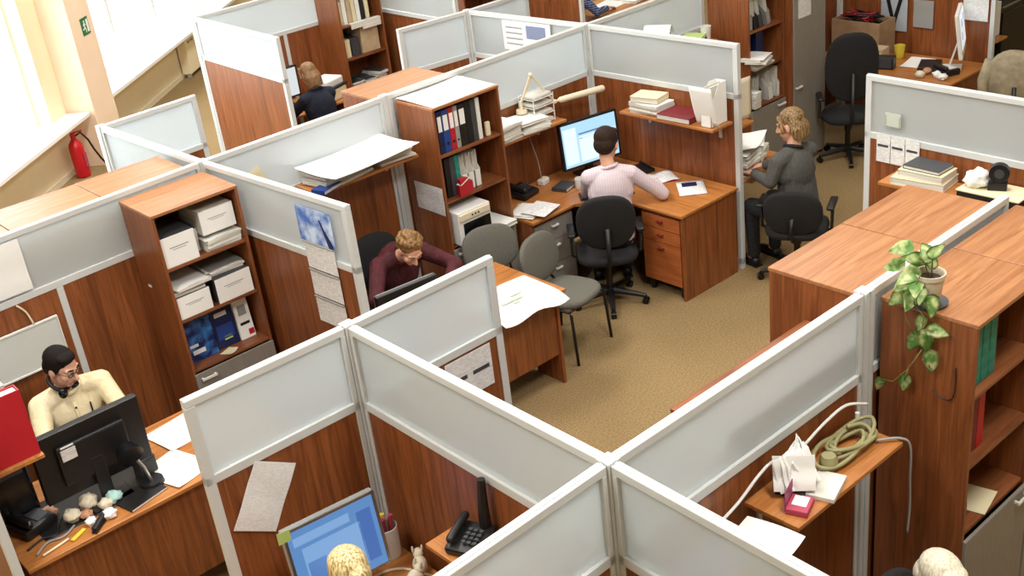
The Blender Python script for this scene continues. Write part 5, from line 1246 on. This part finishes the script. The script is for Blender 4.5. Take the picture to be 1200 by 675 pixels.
person('pale haired person at the bottom edge near the right bookcase', 3.40, 1.66, -.12, -1, (3.425, 1.765, 1.015), (-.1, -.9, -.5), (3.41, 1.74, .875), ((3.64, 1.52, .76), (3.16, 1.52, .76)), ((3.52, 1.30, .66), (3.26, 1.30, .66)), 'shirt_black', 'hair_pale', 'short', hands=((0, -1, -.3), (0, -1, -.3)))
paper('white sheets on the far desk under the plaid sleeve', 10.93, 10.78, .752, .2, .5, .36, 'print_xy', .01, seed=2)
stack('papers at the far end of the plaid person desk', 11.25, 10.6, .751, .1, .3, .24, 3, .012, seed=80)

# ------------------------------------------------------------------ trailing plant
pt = thing('potted_plant', 'trailing variegated plant in a pale pot on the right bookcase', 'plant', (4.075, 2.235, 1.851))
m = MB(); m.lathe([(.042, 0), (.046, .005), (.060, .13), (.065, .13), (.066, .15), (.060, .15), (.055, .135), (.055, .12), (.0, .118)]); obj('pot', m, 'pot', pt, smooth=True)
m = MB(); m.lathe([(.0, .117), (.054, .119), (.05, .124), (.0, .128)]); obj('soil', m, 'soil', pt, smooth=True)
m = MB(); m.lathe([(.05, -.0), (.075, .0), (.082, .014), (.078, .014), (.06, .004)]); obj('saucer', m, 'dark_grey', pt, smooth=True)
def leaf(mb, base, tip, nrm, w):
    base, tip = Vector(base), Vector(tip); d = tip-base; L = d.length; d.normalize(); nrm = Vector(nrm); nrm = (nrm-nrm.dot(d)*d).normalized(); s = d.cross(nrm)
    rows = []
    for i in range(11):
        t_ = i/10; ww = w*(math.sin(PI*min(1, t_**.62))**.8)*(1-.15*t_); dr = -.18*L*t_*t_
        row = []
        for k in (-1, -.5, 0, .5, 1):
            row.append(mb.bm.verts.new(base+d*(L*t_-(.10*L*abs(k) if t_ < .2 else 0))+s*(k*ww)+nrm*(dr+.12*w*abs(k)+.02*L*math.sin(7*t_)*k)))
        rows.append(row)
    for a, b in zip(rows, rows[1:]):
        for k in range(4): mb.bm.faces.new((a[k], a[k+1], b[k+1], b[k]))
    g = bmesh.ops.solidify(mb.bm, geom=mb.bm.faces[:], thickness=.0012)
O = Vector((4.075, 2.235, 1.851))
LV = [((3.99, 2.33, 2.12), .10, (-.6, .5, -.1)), ((4.01, 2.28, 2.08), .10, (-.5, .3, .2)), ((4.02, 2.23, 2.12), .09, (.2, .4, .5)), ((4.02, 2.18, 2.14), .08, (.4, -.4, .5)), ((3.99, 2.36, 2.03), .09, (-.5, .6, -.3)), ((3.99, 2.29, 2.0), .11, (-.7, .2, -.2)),
      ((3.98, 2.245, 1.965), .10, (-.6, -.3, -.3)), ((3.985, 2.33, 1.89), .11, (-.4, .4, -.5)), ((3.985, 2.27, 1.89), .10, (-.5, .1, -.7)), ((3.98, 2.22, 1.93), .08, (-.6, -.2, -.4)), ((3.985, 2.17, 1.89), .10, (-.3, -.1, -.9)), ((4.08, 2.24, 2.06), .08, (.1, .4, .6)),
      ((3.975, 2.215, 1.80), .08, (-.2, .2, -.8)), ((3.985, 2.135, 1.785), .10, (-.1, -.8, .05)), ((3.975, 2.245, 1.70), .10, (-.2, .4, -.9)), ((3.975, 2.185, 1.72), .11, (-.1, -.1, -1)), ((3.975, 2.155, 1.63), .11, (-.1, -.1, -1)), ((3.975, 2.40, 1.43), .07, (-.2, .2, -.9)), ((3.975, 2.275, 1.48), .085, (-.2, .1, -1)), ((3.975, 2.385, 1.455), .05, (-.1, -.5, .3)), ((4.09, 2.27, 2.10), .08, (.4, .5, .2)), ((3.975, 2.31, 1.96), .09, (-.4, .5, -.6))]
for i, (c, L, d) in enumerate(LV):
    d = Vector(d).normalized(); c = Vector(c)-O; m = MB(); leaf(m, c-d*L*.5, c+d*L*.5, Vector((-.8, -.35, .55)), L*.34); obj('leaf', m, 'leaf', pt, smooth='all')
def stem(pts):
    m = MB(); m.tube([Vector(p)-O for p in pts], .003, 6); obj('stem', m, 'stem', pt, smooth='all')
stem([(4.07, 2.235, 1.97), (4.05, 2.25, 2.06), (4.02, 2.29, 2.08), (3.99, 2.33, 2.05)]); stem([(4.08, 2.23, 1.97), (4.06, 2.22, 2.08), (4.03, 2.2, 2.12)])
stem([(4.06, 2.235, 1.97), (4.01, 2.24, 2.02), (3.99, 2.26, 1.95), (3.985, 2.25, 1.88), (3.98, 2.2, 1.84), (3.978, 2.205, 1.75), (3.978, 2.18, 1.66), (3.978, 2.16, 1.6)])
stem([(4.06, 2.24, 1.97), (4.0, 2.3, 2.0), (3.985, 2.31, 1.9), (3.98, 2.28, 1.8), (3.978, 2.24, 1.74)]); stem([(3.978, 2.2, 1.68), (3.976, 2.26, 1.56), (3.976, 2.33, 1.47), (3.976, 2.39, 1.46)]); stem([(3.978, 2.18, 1.78), (3.978, 2.15, 1.79)]); stem([(3.976, 2.26, 1.56), (3.976, 2.275, 1.5)])
# loose black keys hanging on the side of the plant bookcase
cable('cord', 'thin dark cord looped on the side of the plant bookcase', [(4.012, 2.06, 1.62), (4.01, 2.055, 1.52), (4.01, 2.07, 1.46), (4.01, 2.11, 1.45), (4.01, 2.16, 1.47)], .003, 'black')

# ------------------------------------------------------------------ light
w = bpy.data.worlds.new('world'); SC.world = w; w.use_nodes = True
bg = w.node_tree.nodes['Background']; bg.inputs[0].default_value = (.93, .97, 1, 1); bg.inputs[1].default_value = 2.7
def area(name, loc, sx, sy, power, col, rot=(0, 0, 0)):
    l = bpy.data.lights.new(name, 'AREA'); l.shape = 'RECTANGLE'; l.size = sx; l.size_y = sy; l.energy = power; l.color = col
    o = bpy.data.objects.new(name, l); COL.objects.link(o); o.location = loc; o.rotation_euler = rot; return o
for s, n, pw in ((2.2, 3.0, 190), (2.6, -1.6, 220), (7.0, 3.2, 180), (7.0, -1.6, 125), (12.0, 3.6, 210), (12.5, -1.6, 45), (17, 3.0, 80)):
        area('ceiling_lamp', wp(s, n, CEIL-.05), 2.4, 1.0, pw, (1, .97, .93), (0, 0, AW))
# daylight entering through the two windows
for a, b in WINS:
    area('window_daylight', wp((a+b)/2, 7.3, 2.7), b-a, 3.6, 230, (.94, .97, 1), (rad(-90), 0, AW)) 

v = SC.view_settings; v.view_transform = 'Standard'; v.look = 'None'; v.gamma = 1; v.exposure = .32; v.use_curve_mapping = False
SC.display_settings.display_device = 'sRGB'
